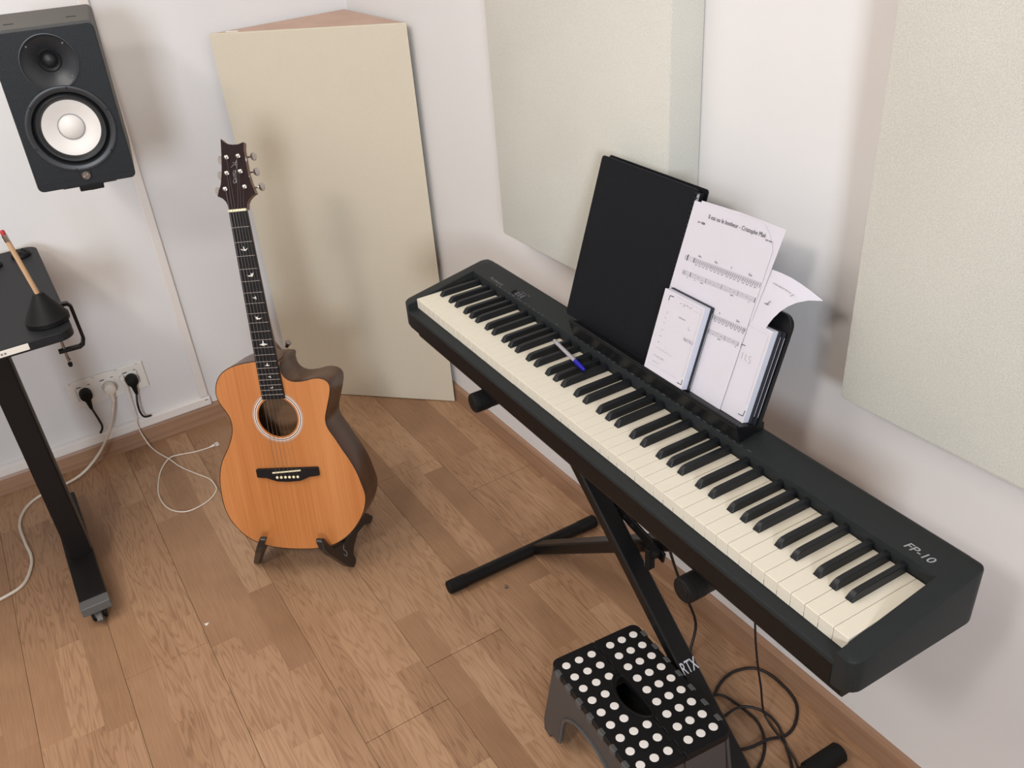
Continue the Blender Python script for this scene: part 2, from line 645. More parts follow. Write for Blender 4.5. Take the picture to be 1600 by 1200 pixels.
# right wall with the window opening that lets the daylight in
g = G().box(2.2, 2.32, -2.7, WY+0.1, -0.02, 1.4)
g.box(2.2, 2.32, -2.7, WY+0.1, 2.4, 2.62)
g.box(2.2, 2.32, -2.7, -2.05, 1.4, 2.4)
g.box(2.2, 2.32, -0.15, WY+0.1, 1.4, 2.4)
struct(g.obj('wall_right', M['wall']))
g = G()
for (a, b, c, d) in ((-2.05, -0.15, 1.40, 1.45), (-2.05, -0.15, 2.35, 2.40), (-2.05, -2.00, 1.45, 2.35), (-0.20, -0.15, 1.45, 2.35)):
    g.box(2.22, 2.28, a, b, c, d, 0.004)
struct(g.obj('window_1', M['trunk']))
o = struct(G().box(WX-0.1, 2.32, -2.7, WY+0.1, 2.62, 2.7).obj('ceiling', M['ceiling']))
floor = struct(G().box(WX, 2.2, -2.6, WY, -0.03, -0.0075).obj('floor', M['subfloor']))
PITCHB, BL = 0.2025, 1.285
known = {3: -1.232, 4: -1.338, 6: -1.843}
bcache = {}
for k in range(-12, 8):
    y0 = Y0+k*PITCHB
    y1 = min(y0+PITCHB, WY)
    if y1-y0 < 0.01 or y0 < -2.6:
        continue
    off = known.get(k, -1.0+((k*0.437) % 1.0)*BL)
    x = off-3*BL
    while x < 2.2:
        a, b = max(x, WX), min(x+BL, 2.2)
        if b-a > 0.01:
            key = (round(b-a, 3), round(y1-y0, 3))
            if key not in bcache:
                bcache[key] = G().box(0.0006, key[0]-0.0006, 0.0006, key[1]-0.0006, -0.0075, 0.0, 0.0005).mesh('floor_board', M['floor'])
            put('floor_board', bcache[key], floor, (a, y0, 0))
        x += BL

# skirting boards: profile with a small bevelled top
sk = [(0, 0), (BB, 0), (BB, BH-0.010), (BB-0.004, BH-0.002), (BB-0.008, BH), (0, BH)]
struct(G().prism(sk, lambda p, t: (t, WY-p[0], p[1]), WX, 2.2).obj('baseboard_back', M['base']))
struct(G().prism(sk, lambda p, t: (WX+p[0], t, p[1]), -2.6, WY-BB).obj('baseboard_left', M['base2']))

# cable trunking on the left wall
tr = G().prism([(0, 0), (0.014, 0.001), (0.015, 0.004), (0.015, 0.027), (0.012, 0.030), (0.004, 0.034), (0, 0.034)],
               lambda p, t: (WX+p[0], t, BH+0.0005+p[1]), -2.6, 0.386)
struct(tr.obj('trim_1', M['trunk']))
struct(G().box(WX, WX+0.012, 0.356, 0.384, BH+0.034, 2.62, 0.0025).obj('trim_2', M['trunk']))
# small dark latch mark on the trunking
G().box(WX+0.0148, WX+0.0156, 0.368, 0.378, BH+0.022, BH+0.0245).obj('latch', M['sockdark'], bpy.data.objects['trim_1'])


# ------------------------------------------------------------------ wall acoustic panels
def wall_panel(x0, z0, label):
    t = thing('sound_absorber', label, 'sound absorber', (x0+0.3, WY, z0), group='sound absorbers on the back wall')
    w, h, d = 0.6, 1.2, 0.0728
    g = G()
    c = 0.004
    # cushion-edged slab
    def ring(i, y):
        return [(px, y, pz) for px, pz in roundrect(-w/2+i, w/2-i, i, h-i, 0.006, 3)]
    g.rings([ring(0, -0.002), ring(0, -(d-c)), ring(c*0.35, -(d-c*0.3)), ring(c, -d)])
    g.obj('fabric_front', M['panel'], t, smooth=30)
    G().box(-w/2+0.02, w/2-0.02, -0.0019, -0.0008, 0.02, h-0.02).obj('backing', M['cream_edge'], t)
    return t


wall_panel(-1.7857, 0.7705, 'oatmeal fabric sound absorber hanging on the wall behind the black folder')
wall_panel(-0.7708, 0.7919, 'oatmeal fabric sound absorber hanging above the right end of the piano')

# ------------------------------------------------------------------ corner bass trap
t = thing('bass_trap', 'tall cream triangular bass trap standing in the room corner behind the guitar', 'bass trap', (-2.50, 0.90, 0))
A_, B_, C_ = Vector((WX+0.018, 0.672)), Vector((-2.296, WY-0.018)), Vector((WX+0.018, WY-0.018))
dirv = (B_-A_).normalized()
nv = Vector((dirv.y, -dirv.x))   # towards the room
if nv.dot(Vector((1, -1))) < 0:
    nv = -nv
H = 1.2005
bs = (-2.50, 0.90, 0)
i1, i2 = A_-nv*0.012, B_-nv*0.012
g = G().prism([A_, B_, B_-nv*0.009-dirv*0.009, A_-nv*0.009+dirv*0.009], lambda p, z: (p[0], p[1], z), 0.002, H)
g.obj('fabric_front', M['trap'], t, base=bs, bevel=0.0025)
a2, b2 = A_-nv*0.010+dirv*0.012, B_-nv*0.010-dirv*0.012
G().prism([a2, b2, C_], lambda p, z: (p[0], p[1], z), H-0.010, H-0.001).obj('top_board', M['trap_top'], t, base=bs)
G().prism([a2, b2, C_], lambda p, z: (p[0], p[1], z), 0.004, H-0.012).obj('core', M['cream_edge'], t, base=bs)
q0 = A_+dirv*0.045-nv*0.016
q1 = A_+dirv*0.085-nv*0.016
G().prism([q0, q1, q1-nv*0.010, q0-nv*0.012], lambda p, z: (p[0], p[1], z), H-0.0009, H+0.0006).obj('tape', M['label'], t, base=bs, label='white tape on top board')

# ------------------------------------------------------------------ digital piano
PB = (-1.6838, 0.7379, 0.7277)
PTH = -0.026
PR = Matrix.Rotation(PTH, 3, 'Z')
PO = Vector(PB)


def pw(p):
    return PO+PR @ Vector(p)


def pthing(name, label, cat, base, group=None):
    return thing(name, label, cat, pw(base), (0, 0, PTH), group)


pbase = (0.611, 0.097, -0.086)
piano = pthing('digital_piano', 'black slab digital piano with 88 keys on an X-shaped stand', 'piano', pbase)


def ztop(y):
    if y < 0.186:
        return -0.009+(y+0.023)*(0.0385/0.209)
    if y < 0.2:
        return 0.0295
    return 0.0295-0.0095*((y-0.2)/0.0166)**2


def cheek(s):
    xin, xo = (1.2233, 1.253) if s > 0 else (-0.0013, -0.031)
    rf, rb = 0.020, 0.026
    ys = [-0.023+rf*(1-math.cos(a*PI/2/6)) for a in range(7)]+[0.02, 0.06, 0.1, 0.15, 0.186]
    ys += [0.2166-rb*(1-math.sin(a*PI/2/6)) for a in range(0, 7)]
    rs = []
    for y in ys:
        if y < -0.023+rf:
            d = rf-math.sqrt(max(0, rf*rf-(-0.023+rf-y)**2))
        elif y > 0.2166-rb:
            d = rb-math.sqrt(max(0, rb*rb-(y-(0.2166-rb))**2))
        else:
            d = 0
        x = xo-s*d
        zt = ztop(y)
        c = 0.003
        rs.append([(xin, y, -0.0635), (x-s*c, y, -0.0635), (x, y, -0.0635+c), (x+s*0.0, y, zt-c*1.3), (x-s*c*0.3, y, zt-c*0.4), (x-s*c, y, zt), (xin, y, zt)])
    return G().rings(rs)


cheek(-1).obj('end_cheek', M['pcase'], piano, smooth=35, base=pbase)
cheek(1).obj('end_cheek', M['pcase'], piano, smooth=35, base=pbase)
sec = [(0.1505, 0.003), (0.1500, 0.0210), (0.1510, 0.0228), (0.186, 0.0295), (0.200, 0.0295), (0.208, 0.0273), (0.214, 0.0232), (0.2166, 0.018), (0.2166, -0.0635), (0.1505, -0.0635)]
G().prism(sec, lambda p, x: (x, p[0], p[1]), -0.0013, 1.2233).obj('top_panel', M['pcase'], piano, smooth=35, base=pbase)
sec = [(-0.0235, -0.0285), (-0.0215, -0.0245), (-0.0190, -0.0232), (0.0, -0.0232), (0.1505, -0.0232), (0.1505, -0.0635), (-0.0225, -0.0635)]
G().prism(sec, lambda p, x: (x, p[0], p[1]), -0.0013, 1.2233).obj('key_slip', M['pcase'], piano, smooth=35, base=pbase)
sec = [(-0.0215, -0.0635), (-0.0205, -0.074), (-0.016, -0.0795), (0.19, -0.0795), (0.205, -0.074), (0.21, -0.0635)]
G().prism(sec, lambda p, x: (x, p[0], p[1]), 0.034, 1.238).obj('bottom_pan', M['preflect'], piano, smooth=35, base=pbase)
# thin overlay giving the front face its brown-black reflection as colour
G().prism([(-0.0242, -0.0640), (-0.0242, -0.0300), (-0.0230, -0.0295), (-0.0225, -0.0640)], lambda p, x: (x, p[0], p[1]), 0.0, 1.222).obj('front_reflection_overlay', M['preflect'], piano, base=pbase)
# felt behind/below keys
G().box(-0.0005, 1.2225, 0.0005, 0.149, -0.0230, -0.0140).obj('key_bed', M['keybed'], piano, base=pbase)
for fx in (0.06, 1.215):
    for fy in (0.0, 0.17):
        G().lathe([(0.011, -0.0795), (0.012, -0.0795), (0.011, -0.086), (0.004, -0.086)], (fx, fy, 0), (0, 0, 1), 16).obj('rubber_foot', M['rubber'], piano, smooth=30, base=pbase)

KW = 0.0235
wkey = G().box(0.00028, KW-0.00028, 0.0, 0.1495, -0.0228, 0.0, 0.0006)
wme = wkey.mesh('white_key', M['wkey'])
bk = G()
hw, tw = 0.00605, 0.0043
rs = []
for y, zt, k in ((0.0490, 0.0008, 0.0), (0.0500, 0.0035, 0.2), (0.0545, 0.0098, 0.75), (0.0585, 0.0121, 1.0), (0.070, 0.0127, 1.0), (0.1498, 0.0127, 1.0)):
    w1 = hw-(hw-tw)*k*0.75
    w2 = hw-(hw-tw)*k
    rs.append([(-hw, y, -0.004), (hw, y, -0.004), (hw, y, 0.0004), (w1, y, max(0.0006, zt-0.0016)), (w2-0.0006, y, zt), (-w2+0.0006, y, zt), (-w1, y, max(0.0006, zt-0.0016)), (-hw, y, 0.0004)])
bk.rings(rs)
bme = bk.mesh('black_key', M['bkey'], smooth=25)
offs = {'A': 0.0028, 'C': -0.0028, 'D': 0.0028, 'F': -0.0035, 'G': 0.0}
for i in range(52):
    put('white_key', wme, piano, (i*KW-pbase[0], -pbase[1]+random.uniform(-0.0002, 0.0002), -pbase[2]+random.uniform(-0.0002, 0.0002)))
    nme = 'ABCDEFG'[i % 7]
    if nme in offs and i < 51:
        put('black_key', bme, piano, ((i+1)*KW+offs[nme]-pbase[0], -pbase[1], -pbase[2]))

sl = Vector((0, 0.036, 0.0067)).normalized()


def ptop(x, y):
    return (x, y, 0.0228+(y-0.151)*0.0067/0.035+0.0003)


text('model_lettering', 'FP-10', 0.0155, M['print'], piano, ptop(1.1640, 0.1610), (1, 0, 0), sl, base=pbase, label='grey FP-10 lettering', shear=0.25, width=0.0430, offset=0.00015)
text('maker_lettering', 'Roland', 0.0105, M['print_dim'], piano, ptop(0.062, 0.1585), (1, 0, 0), sl, base=pbase, label='dim grey maker lettering', width=0.052, offset=0.0002)
for bx in (0.160, 0.176, 0.186, 0.196):
    G().box(bx-0.0018, bx+0.0018, 0.158, 0.171, 0.0238, 0.0283, 0.0006).obj('button', M['print_dim'] if bx > 0.17 else M['pdark'], piano, base=pbase)
for (lx, ly, lw) in ((0.176, 0.1745, 0.018), (0.198, 0.1745, 0.012), (0.192, 0.1545, 0.008)):
    g = G()
    z = ptop(0, ly)[2]+0.0001
    g.box(lx, lx+lw, ly, ly+0.0012, z-0.0003, z+0.0002)
    g.obj('printed_mark', M['print_dim'], piano, base=pbase)
g = G()
for i in range(46):
    x = 0.10+i*0.0175+random.uniform(-0.003, 0.003)
    if 0.30 < x < 0.43 and random.random() < 0.5:
        continue
    w_ = random.choice((0.003, 0.005, 0.008))
    z = ptop(0, 0.1535)[2]
    g.box(x, x+w_, 0.1530, 0.1530+random.choice((0.0008, 0.0020)), z-0.0003, z+0.00015)
g.obj('function_print', M['print_dim'], piano, base=pbase)

# ------------------------------------------------------------------ music rest and what stands on it
AL = math.radians(18)
SA, CA = math.sin(AL), math.cos(AL)


def LP(x, u, off):
    return (x, 0.19+u*SA-off*CA, 0.05+u*CA+off*SA)


LU = (0, SA, CA)
rb = (0.634, 0.178, 0.0295)
rest = pthing('music_rest', 'black plastic music rest clipped on top of the piano behind the keys', 'music rest', rb)
G().prism(roundrect(0.400, 0.8685, -0.012, 0.176, 0.020, 6, (0, 0, 1, 1)), lambda p, t: LP(p[0], p[1], t), -0.0075, 0.0).obj('back_plate', M['rest'], rest, base=rb, bevel=0.0012)
lsec = [(0.1535, 0.0245), (0.1462, 0.0575), (0.1468, 0.0602), (0.1492, 0.0606), (0.1510, 0.0562), (0.192, 0.0440), (0.205, 0.0440), (0.205, 0.0308), (0.186, 0.0308)]
G().prism(lsec, lambda p, x: (x, p[0], p[1]), 0.402, 0.8660).obj('ledge', M['rest'], rest, base=rb, bevel=0.0008)
# thin raised seam line on the ledge front
G().beam((0.40, 0.1455, 0.0560), (0.866, 0.1455, 0.0560), (0, 0, 1), 0.0012, 0.0010).obj('seam', M['pcase'], rest, base=rb)

# black spiral folder
fb = LP(0.49, -0.006, 0.013)
fo = pthing('folder', 'large black comb-bound folder standing at the left of the music rest', 'folder', fb)
G().prism(roundrect(0.3590, 0.6305, -0.006, 0.3085, 0.006, 3), lambda p, t: LP(p[0], p[1], t), 0.002, 0.0045).obj('back_cover', M['folder'], fo, base=fb)
G().prism(roundrect(0.366, 0.6230, -0.003, 0.300, 0.002, 2), lambda p, t: LP(p[0], p[1], t), 0.0048, 0.0178).obj('sheets', M['blackbook'], fo, base=fb)
G().prism(roundrect(0.3600, 0.6240, -0.006, 0.3065, 0.006, 3), lambda p, t: LP(p[0], p[1], t), 0.0180, 0.0215).obj('front_cover', M['folder'], fo, base=fb)
g = G()
for i in range(40):
    u = 0.004+i*0.0076
    pts = [LP(0.6195, u, 0.0222), LP(0.6245, u, 0.0228), LP(0.6280, u, 0.019), LP(0.6285, u, 0.012), LP(0.6250, u, 0.004)]
    g.tube(pts, 0.0011, 5)
g.obj('comb_binding', M['rest'], fo, base=fb)
g = G()
g.prism([(0.6235, 0.272), (0.6285, 0.272), (0.6290, 0.300), (0.6240, 0.300)], lambda p, t: LP(p[0], p[1], t), 0.0195, 0.0205)
g.obj('spine_label', M['print'], fo, base=fb, label='grey spine insert')

PFN = lambda p, off: LP(p[0], p[1], off)


def slab(g, x0, x1, u0, u1, o0, o1, r=0.0):
    pts = roundrect(x0, x1, u0, u1, r, 3) if r else [(x0, u0), (x1, u0), (x1, u1), (x0, u1)]
    return g.prism(pts, PFN, o0, o1)


def handwriting(g, x0, x1, u, h, off, n=5, w=0.0006, seed=1, slope=0.0):
    rnd = random.Random(seed)
    xx = x0
    stepx = (x1-x0)/n
    for i in range(n):
        pts = []
        for j in range(5):
            fx = xx+stepx*(0.1+0.7*j/4)
            pts.append((fx, u+slope*(fx-x0)+h*rnd.uniform(-0.5, 0.5)))
        pts = [(p.x, p.y) for p in catmull([(a, b, 0) for a, b in pts], 3)]
        g.ribbon(pts, w, PFN, off)
        xx += stepx


# booklet 1 (front, left)
bb1 = LP(0.685, -0.006, 0.034)
b1 = pthing('booklet', 'small white booklet with handwritten cover leaning in front of the song sheet', 'booklet', bb1, 'white booklets on the music rest')
slab(G(), 0.6330, 0.7310, -0.0045, 0.1400, 0.0290, 0.0412, 0.0008).obj('page_block', M['paper_edge'], b1, base=bb1)
slab(G(), 0.6325, 0.7315, -0.0048, 0.1405, 0.0413, 0.0418, 0.001).obj('front_cover', M['paper'], b1, base=bb1)
slab(G(), 0.6325, 0.7345, -0.0055, 0.1420, 0.0244, 0.0288, 0.0015).obj('back_cover', M['blackbook'], b1, base=bb1, label='black back cover')
g = G()
for pth in ([(0.6475, 0.1238), (0.6477, 0.1324), (0.6578, 0.1333)], [(0.7180, 0.0037), (0.7283, 0.0042), (0.7276, 0.0130)]):
    for a, b in zip(pth, pth[1:]):
        g.ribbon([a, b], 0.0013, PFN, 0.0421)
g.obj('corner_mark', M['ink'], b1, base=bb1)
g = G()
handwriting(g, 0.674, 0.706, 0.1290, 0.0060, 0.0421, 4, 0.0006, 3)
handwriting(g, 0.709, 0.726, 0.1275, 0.0014, 0.0421, 4, 0.0004, 4)
g.ribbon([(0.6805, 0.1058), (0.697, 0.1062)], 0.0012, PFN, 0.0421)
handwriting(g, 0.681, 0.697, 0.1070, 0.0016, 0.0421, 5, 0.0004, 5)
for j, u in enumerate((0.104, 0.094, 0.085, 0.073, 0.061, 0.050)):
    handwriting(g, 0.649, 0.654, u, 0.0026, 0.0421, 2, 0.0004, 10+j)
handwriting(g, 0.648, 0.690, 0.0395, 0.003, 0.0421, 6, 0.0004, 20)
handwriting(g, 0.647, 0.675, 0.0255, 0.0034, 0.0421, 7, 0.0005, 21)
handwriting(g, 0.649, 0.668, 0.0150, 0.0024, 0.0421, 5, 0.0004, 22)
handwriting(g, 0.706, 0.714, 0.0960, 0.006, 0.0421, 2, 0.0004, 23)
for k in range(5):
    g.ribbon([(0.704, 0.0800-k*0.0016), (0.729, 0.0812-k*0.0016)], 0.00022, PFN, 0.0421)
handwriting(g, 0.704, 0.728, 0.0770, 0.006, 0.0421, 6, 0.0005, 24)
g.ribbon([(0.640, 0.0085), (0.716, 0.0095)], 0.00025, PFN, 0.0421)
g.ribbon([(0.7255, 0.018), (0.7265, 0.135)], 0.00025, PFN, 0.0421)
g.ribbon([(0.664, 0.136), (0.7265, 0.135)], 0.00025, PFN, 0.0421)
g.obj('handwriting', M['ink_mid'], b1, base=bb1)
g = G()
g.tube([LP(0.7350, 0.000, 0.0266), LP(0.7352, 0.132, 0.0266)], 0.00035, 5)
g.obj('trim_line', M['whiteline'], b1, base=bb1)

# booklet 2 (back, right)
bb2 = LP(0.812, -0.006, 0.014)
b2 = pthing('booklet', 'small white booklet with handwriting half hidden at the right end of the music rest', 'booklet', bb2, 'white booklets on the music rest')
slab(G(), 0.7650, 0.8560, -0.0050, 0.1490, 0.0095, 0.0212, 0.0008).obj('page_block', M['paper_edge'], b2, base=bb2)
slab(G(), 0.7645, 0.8565, -0.0052, 0.1470, 0.0213, 0.0218, 0.001).obj('front_cover', M['paper'], b2, base=bb2)
slab(G(), 0.7645, 0.8610, -0.0056, 0.1500, 0.0055, 0.0093, 0.0015).obj('back_cover', M['blackbook'], b2, base=bb2, label='black back cover')
slab(G(), 0.7645, 0.8650, -0.0056, 0.1500, 0.0008, 0.0050, 0.0015).obj('board', M['blackbook'], b2, base=bb2, label='black board behind the booklet cover')
g = G()
for off, x in ((0.0074, 0.8616), (0.0030, 0.8656)):
    g.tube([LP(x, 0.008, off), LP(x, 0.142, off)], 0.00035, 5)
g.obj('trim_line', M['whiteline'], b2, base=bb2)
g = G()
pth = [(0.8419, 0.0049), (0.8523, 0.0055), (0.8534, 0.0154)]
for a, b in zip(pth, pth[1:]):
    g.ribbon([a, b], 0.0013, PFN, 0.0221)
g.ribbon([(0.806, 0.1085), (0.815, 0.1095)], 0.0012, PFN, 0.0221)
g.obj('corner_mark', M['ink'], b2, base=bb2)
g = G()
g.ribbon([(0.8145, 0.0985), (0.8150, 0.0875)], 0.0008, PFN, 0.0221)
g.ribbon([(0.8215, 0.0985), (0.8218, 0.0885), (0.8265, 0.0885)], 0.0008, PFN, 0.0221)
g.ribbon([(p.x, p.y) for p in catmull([(0.8335, 0.0975, 0), (0.8290, 0.0975, 0), (0.8290, 0.0935, 0), (0.8335, 0.0915, 0), (0.8330, 0.0875, 0), (0.8285, 0.0870, 0)], 4)], 0.0008, PFN, 0.0221)
g.ribbon([(0.800, 0.142), (0.851, 0.1405), (0.8515, 0.025)], 0.00025, PFN, 0.0221)
g.obj('handwriting', M['ink_mid'], b2, base=bb2)

# song sheet: paper grid with a soft wave and bent upper right corner
sb = LP(0.715, -0.006, 0.024)
sh = pthing('sheet_music', 'white song sheet printed with title and staves, centre of the music rest', 'sheet music', sb)


def sheet_off(x, u):
    return 0.0236


def sheet_pt(x, u):
    return LP(x, u, sheet_off(x, u))


g = G()
nx, nu = 20, 26
vs, fs = [], []
for side in (0, 1):
    for j in range(nu+1):
        for i in range(nx+1):
            fu = j/nu
            xl = 0.6200+0.0055*fu
            xr = 0.8060+0.0050*fu
            x = xl+(xr-xl)*i/nx
            u = -0.0055+(0.2890+0.0065*(i/nx)+0.0055)*fu
            cdx = (x-0.794)+(u-0.2800)
            if cdx > 0 and x > 0.78 and u > 0.27:
                x -= cdx*0.45
                u -= cdx*0.45
            vs.append(LP(x, u, sheet_off(x, u)-(0.0003 if side else 0)))
N1 = (nx+1)*(nu+1)
for j in range(nu):
    for i in range(nx):
        a = j*(nx+1)+i
        fs.append((a, a+1, a+nx+2, a+nx+1))
        fs.append((N1+a, N1+a+nx+1, N1+a+nx+2, N1+a+1))
edge = [i for i in range(nx+1)]+[j*(nx+1)+nx for j in range(1, nu+1)]+[nu*(nx+1)+i for i in range(nx-1, -1, -1)]+[j*(nx+1) for j in range(nu-1, 0, -1)]
for a, b in zip(edge, edge[1:]+edge[:1]):
    fs.append((a, N1+a, N1+b, b))
g.add(vs, fs)
g.obj('paper', M['paper'], sh, smooth=30, base=sb)
SF = lambda p, h: LP(p[0], p[1], sheet_off(p[0], p[1])+0.0004+h)
XD = Vector((1, 0, 0))


def sline(g, x0, u0, x1, u1, w):
    n = 8
    g.ribbon([(x0+(x1-x0)*i/n, u0+(u1-u0)*i/n) for i in range(n+1)], w, SF)


sup = Vector(LU)
slope = Vector((1, 0, 0))*1.0+sup*0.035
sdir = slope.normalized()
perp = sup
text('title_lettering', 'Il est ou le bonheur - Cristophe Ma\u00e9', 0.0100, M['ink'], sh, SF((0.6665, 0.2700), 0.0006), sdir, perp, base=sb, width=0.1235, label='song title reading Il est ou le bonheur')
text('tempo_lettering', '\u2669= 100', 0.0052, M['ink'], sh, SF((0.6460, 0.2575), 0.0006), sdir, perp, base=sb, width=0.0165, offset=0.0001)
text('credit_lettering', 'arr. mus', 0.0042, M['ink'], sh, SF((0.7930, 0.2712), 0.0016), sdir, perp, base=sb, width=0.0125, offset=0.0001)
gl = G()
gn = G()
systems = [((0.6405, 0.2015), (0.8078, 0.2098), 0.0078, True), ((0.6436, 0.1768), (0.8072, 0.1850), 0.0074, False),
           ((0.6445, 0.1265), (0.8046, 0.1352), 0.0070, True), ((0.6450, 0.1010), (0.8020, 0.1104), 0.0070, False)]
for (a, b, hh, slash) in systems:
    k = (b[1]-a[1])/(b[0]-a[0])
    f = lambda x, d=0: (x, a[1]+(x-a[0])*k-d)
    nl = 5 if slash else 6
    for i in range(nl):
        d = hh*i/(nl-1)
        p, q = f(a[0], d), f(b[0], d)
        sline(gl, p[0], p[1], q[0], q[1], 0.00028)
    for x in (a[0], b[0]):
        gn.ribbon([f(x), f(x, hh)], 0.0006, SF)
    if slash:
        # clef
        gn.ribbon([(p.x, p.y) for p in catmull([(*f(a[0]+0.004, hh+0.0015), 0), (*f(a[0]+0.0055, -0.0015), 0), (*f(a[0]+0.0035, 0.0030), 0), (*f(a[0]+0.0062, 0.0060), 0), (*f(a[0]+0.0030, 0.0058), 0)], 4)], 0.0010, SF)
        gn.ribbon([f(a[0]+0.020, 0), f(a[0]+0.020, hh)], 0.0012, SF)
        gn.ribbon([f(a[0]+0.0225, 0), f(a[0]+0.0225, hh)], 0.0004, SF)
        x = a[0]+0.025
        for m_ in range(4):
            for s_ in range(8):
                xx = x+s_*0.0042
                gn.ribbon([f(xx, hh*0.85), f(xx+0.0018, hh*0.12)], 0.00062, SF)
                gn.ribbon([f(xx, hh*0.85), f(xx, hh*1.15)], 0.0003, SF)
            for s_ in range(4):
                xx = x+s_*0.0084
                gn.ribbon([f(xx, hh*1.32), f(xx+0.0044, hh*1.32)], 0.0008, SF)
            x += 0.0355
            if x < b[0]-0.004:
                gn.ribbon([f(x-0.0012), f(x-0.0012, hh)], 0.0003, SF)
        for cx, s_ in ((0.028, 'Am'), (0.066, 'Em'), (0.102, 'F'), (0.140, 'Dm')):
            text('chord_lettering', s_, 0.0050, M['ink'], sh, SF(f(a[0]+cx, -0.004), 0.0008), sdir, perp, base=sb)
    else:
        gn.ribbon([f(a[0]+0.004, 0.001), f(a[0]+0.004, hh-0.001)], 0.0008, SF)
        gn.ribbon([f(a[0]+0.0185, 0), f(a[0]+0.0185, hh)], 0.0012, SF)
        for m_ in range(4):
            gn.ribbon([f(a[0]+0.055+m_*0.036, -0.0004), f(a[0]+0.055+m_*0.036, hh)], 0.0005, SF)
            for s_ in range(3):
                xx = a[0]+0.028+m_*0.036+s_*0.009
                gn.ribbon([f(xx, hh*(0.2+0.3*((s_+m_) % 3))), f(xx+0.0016, hh*(0.2+0.3*((s_+m_) % 3)))], 0.0008, SF)
        for cx in (0.012, 0.030, 0.044, 0.113, 0.152):
            gn.ribbon([f(a[0]+cx, hh*1.35), f(a[0]+cx+(0.007 if cx in (0.044, 0.113) else 0.002), hh*1.35)], 0.0010, SF)
gl.obj('staff_lines', M['ink_soft'], sh, base=sb)
gn.obj('printed_notes', M['ink'], sh, base=sb)

# second sheet just behind
ssb = LP(0.735, -0.006, 0.0228)
s2 = pthing('paper_sheet', 'plain white paper sheet peeking out just behind the song sheet', 'paper', ssb, 'loose paper sheets on the music rest')
g = G()
g.prism([(0.628, 0.150), (0.812, 0.150), (0.822, 0.2960), (0.730, 0.2965), (0.722, 0.2962), (0.6400, 0.2925)], PFN, 0.0222, 0.0226)
g.obj('paper', M['paper'], s2, base=ssb)

# curling sheet hanging over the right end of the rest
cb_ = LP(0.80, -0.004, 0.0)
cs = pthing('paper_sheet', 'white handwritten sheet whose top corner curls away at the right of the rest', 'paper', cb_, 'loose paper sheets on the music rest')
g = G()
# rows up the sheet, columns left -> right; explicit surface
rows = []
nr = 18
for j in range(nr+1):
    s_ = j/nr
    u = -0.002+0.236*s_
    right = 0.836+0.0*s_
    if u > 0.105:
        k = (u-0.105)/0.129
        right = 0.836+0.064*k**2.4
    row = []
    for i in range(13):
        v_ = i/12
        x = 0.700+(right-0.700)*v_
        k2 = max(0, (u-0.12)/0.114)*max(0, (x-0.80)/0.10)
        off = 0.0230-0.0010
        if x > 0.80:
            off = 0.0220
        uu = u-0.020*k2*max(0, (x-0.84)/0.06)
        row.append((x, uu, off-0.030*k2*k2))
    rows.append(row)
start = 9   # lower part hidden behind the booklet is left out (it would pass through it)
vs, fs = [], []
R_ = rows[start+2:]
for side in (0, 1):
    for row in R_:
        for (x, u, off) in row:
            vs.append(LP(x, u, off-0.0004-(0.0003 if side else 0)))
nr_, nc_ = len(R_), 13
for j in range(nr_-1):
    for i in range(nc_-1):
        a = j*nc_+i
        fs.append((a, a+1, a+nc_+1, a+nc_))
        b = a+nr_*nc_
        fs.append((b, b+nc_, b+nc_+1, b+1))
g.add(vs, fs)
g.obj('paper', M['paper'], cs, smooth=60, base=cb_)
g = G()
CFN = lambda p, h: LP(p[0], p[1], h)
handwriting(g, 0.828, 0.866, 0.2170, 0.0025, 0.0222, 9, 0.0006, 31, -0.10)
g.ribbon([(0.8655, 0.2085), (0.8715, 0.2135)], 0.0010, PFN, 0.0222)
g.ribbon([(0.8285, 0.182), (0.8345, 0.190)], 0.0011, PFN, 0.0222)
handwriting(g, 0.824, 0.833, 0.183, 0.003, 0.0222, 3, 0.0006, 33)
g.obj('handwriting', M['ink_soft'], cs, base=cb_)

# pen lying across keys
penb = (0.459, 0.108, 0.0155)
pen = pthing('ballpoint_pen', 'clear ballpoint pen with blue cap lying across the black keys', 'pen', penb)
pa, pb_ = Vector((0.3930, 0.1180, 0.0172)), Vector((0.5200, 0.1000, 0.0172))
pd = (pb_-pa)
L_ = pd.length
pd.normalize()
G().lathe([(0.0036, 0), (0.0040, 0.002), (0.0040, L_*0.70), (0.0036, L_*0.70)], pa, pd, 8).obj('barrel', M['clear'], pen, smooth=30, base=penb)
G().lathe([(0.0016, 0.004), (0.0016, L_*0.69)], pa+Vector((0, 0, 0.0026)), pd, 6).obj('ink_tube', M['print'], pen, base=penb)
G().lathe([(0.0048, L_*0.70), (0.0050, L_*0.74), (0.0046, L_*0.9), (0.0032, L_*0.985), (0.0014, L_)], pa, pd, 14).obj('cap', M['blue'], pen, smooth=30, base=penb, label='blue pen cap')
G().lathe([(0.0040, -0.003), (0.0042, 0.0035), (0.0036, 0.0036)], pa, pd, 10).obj('end_plug', M['print'], pen, base=penb)

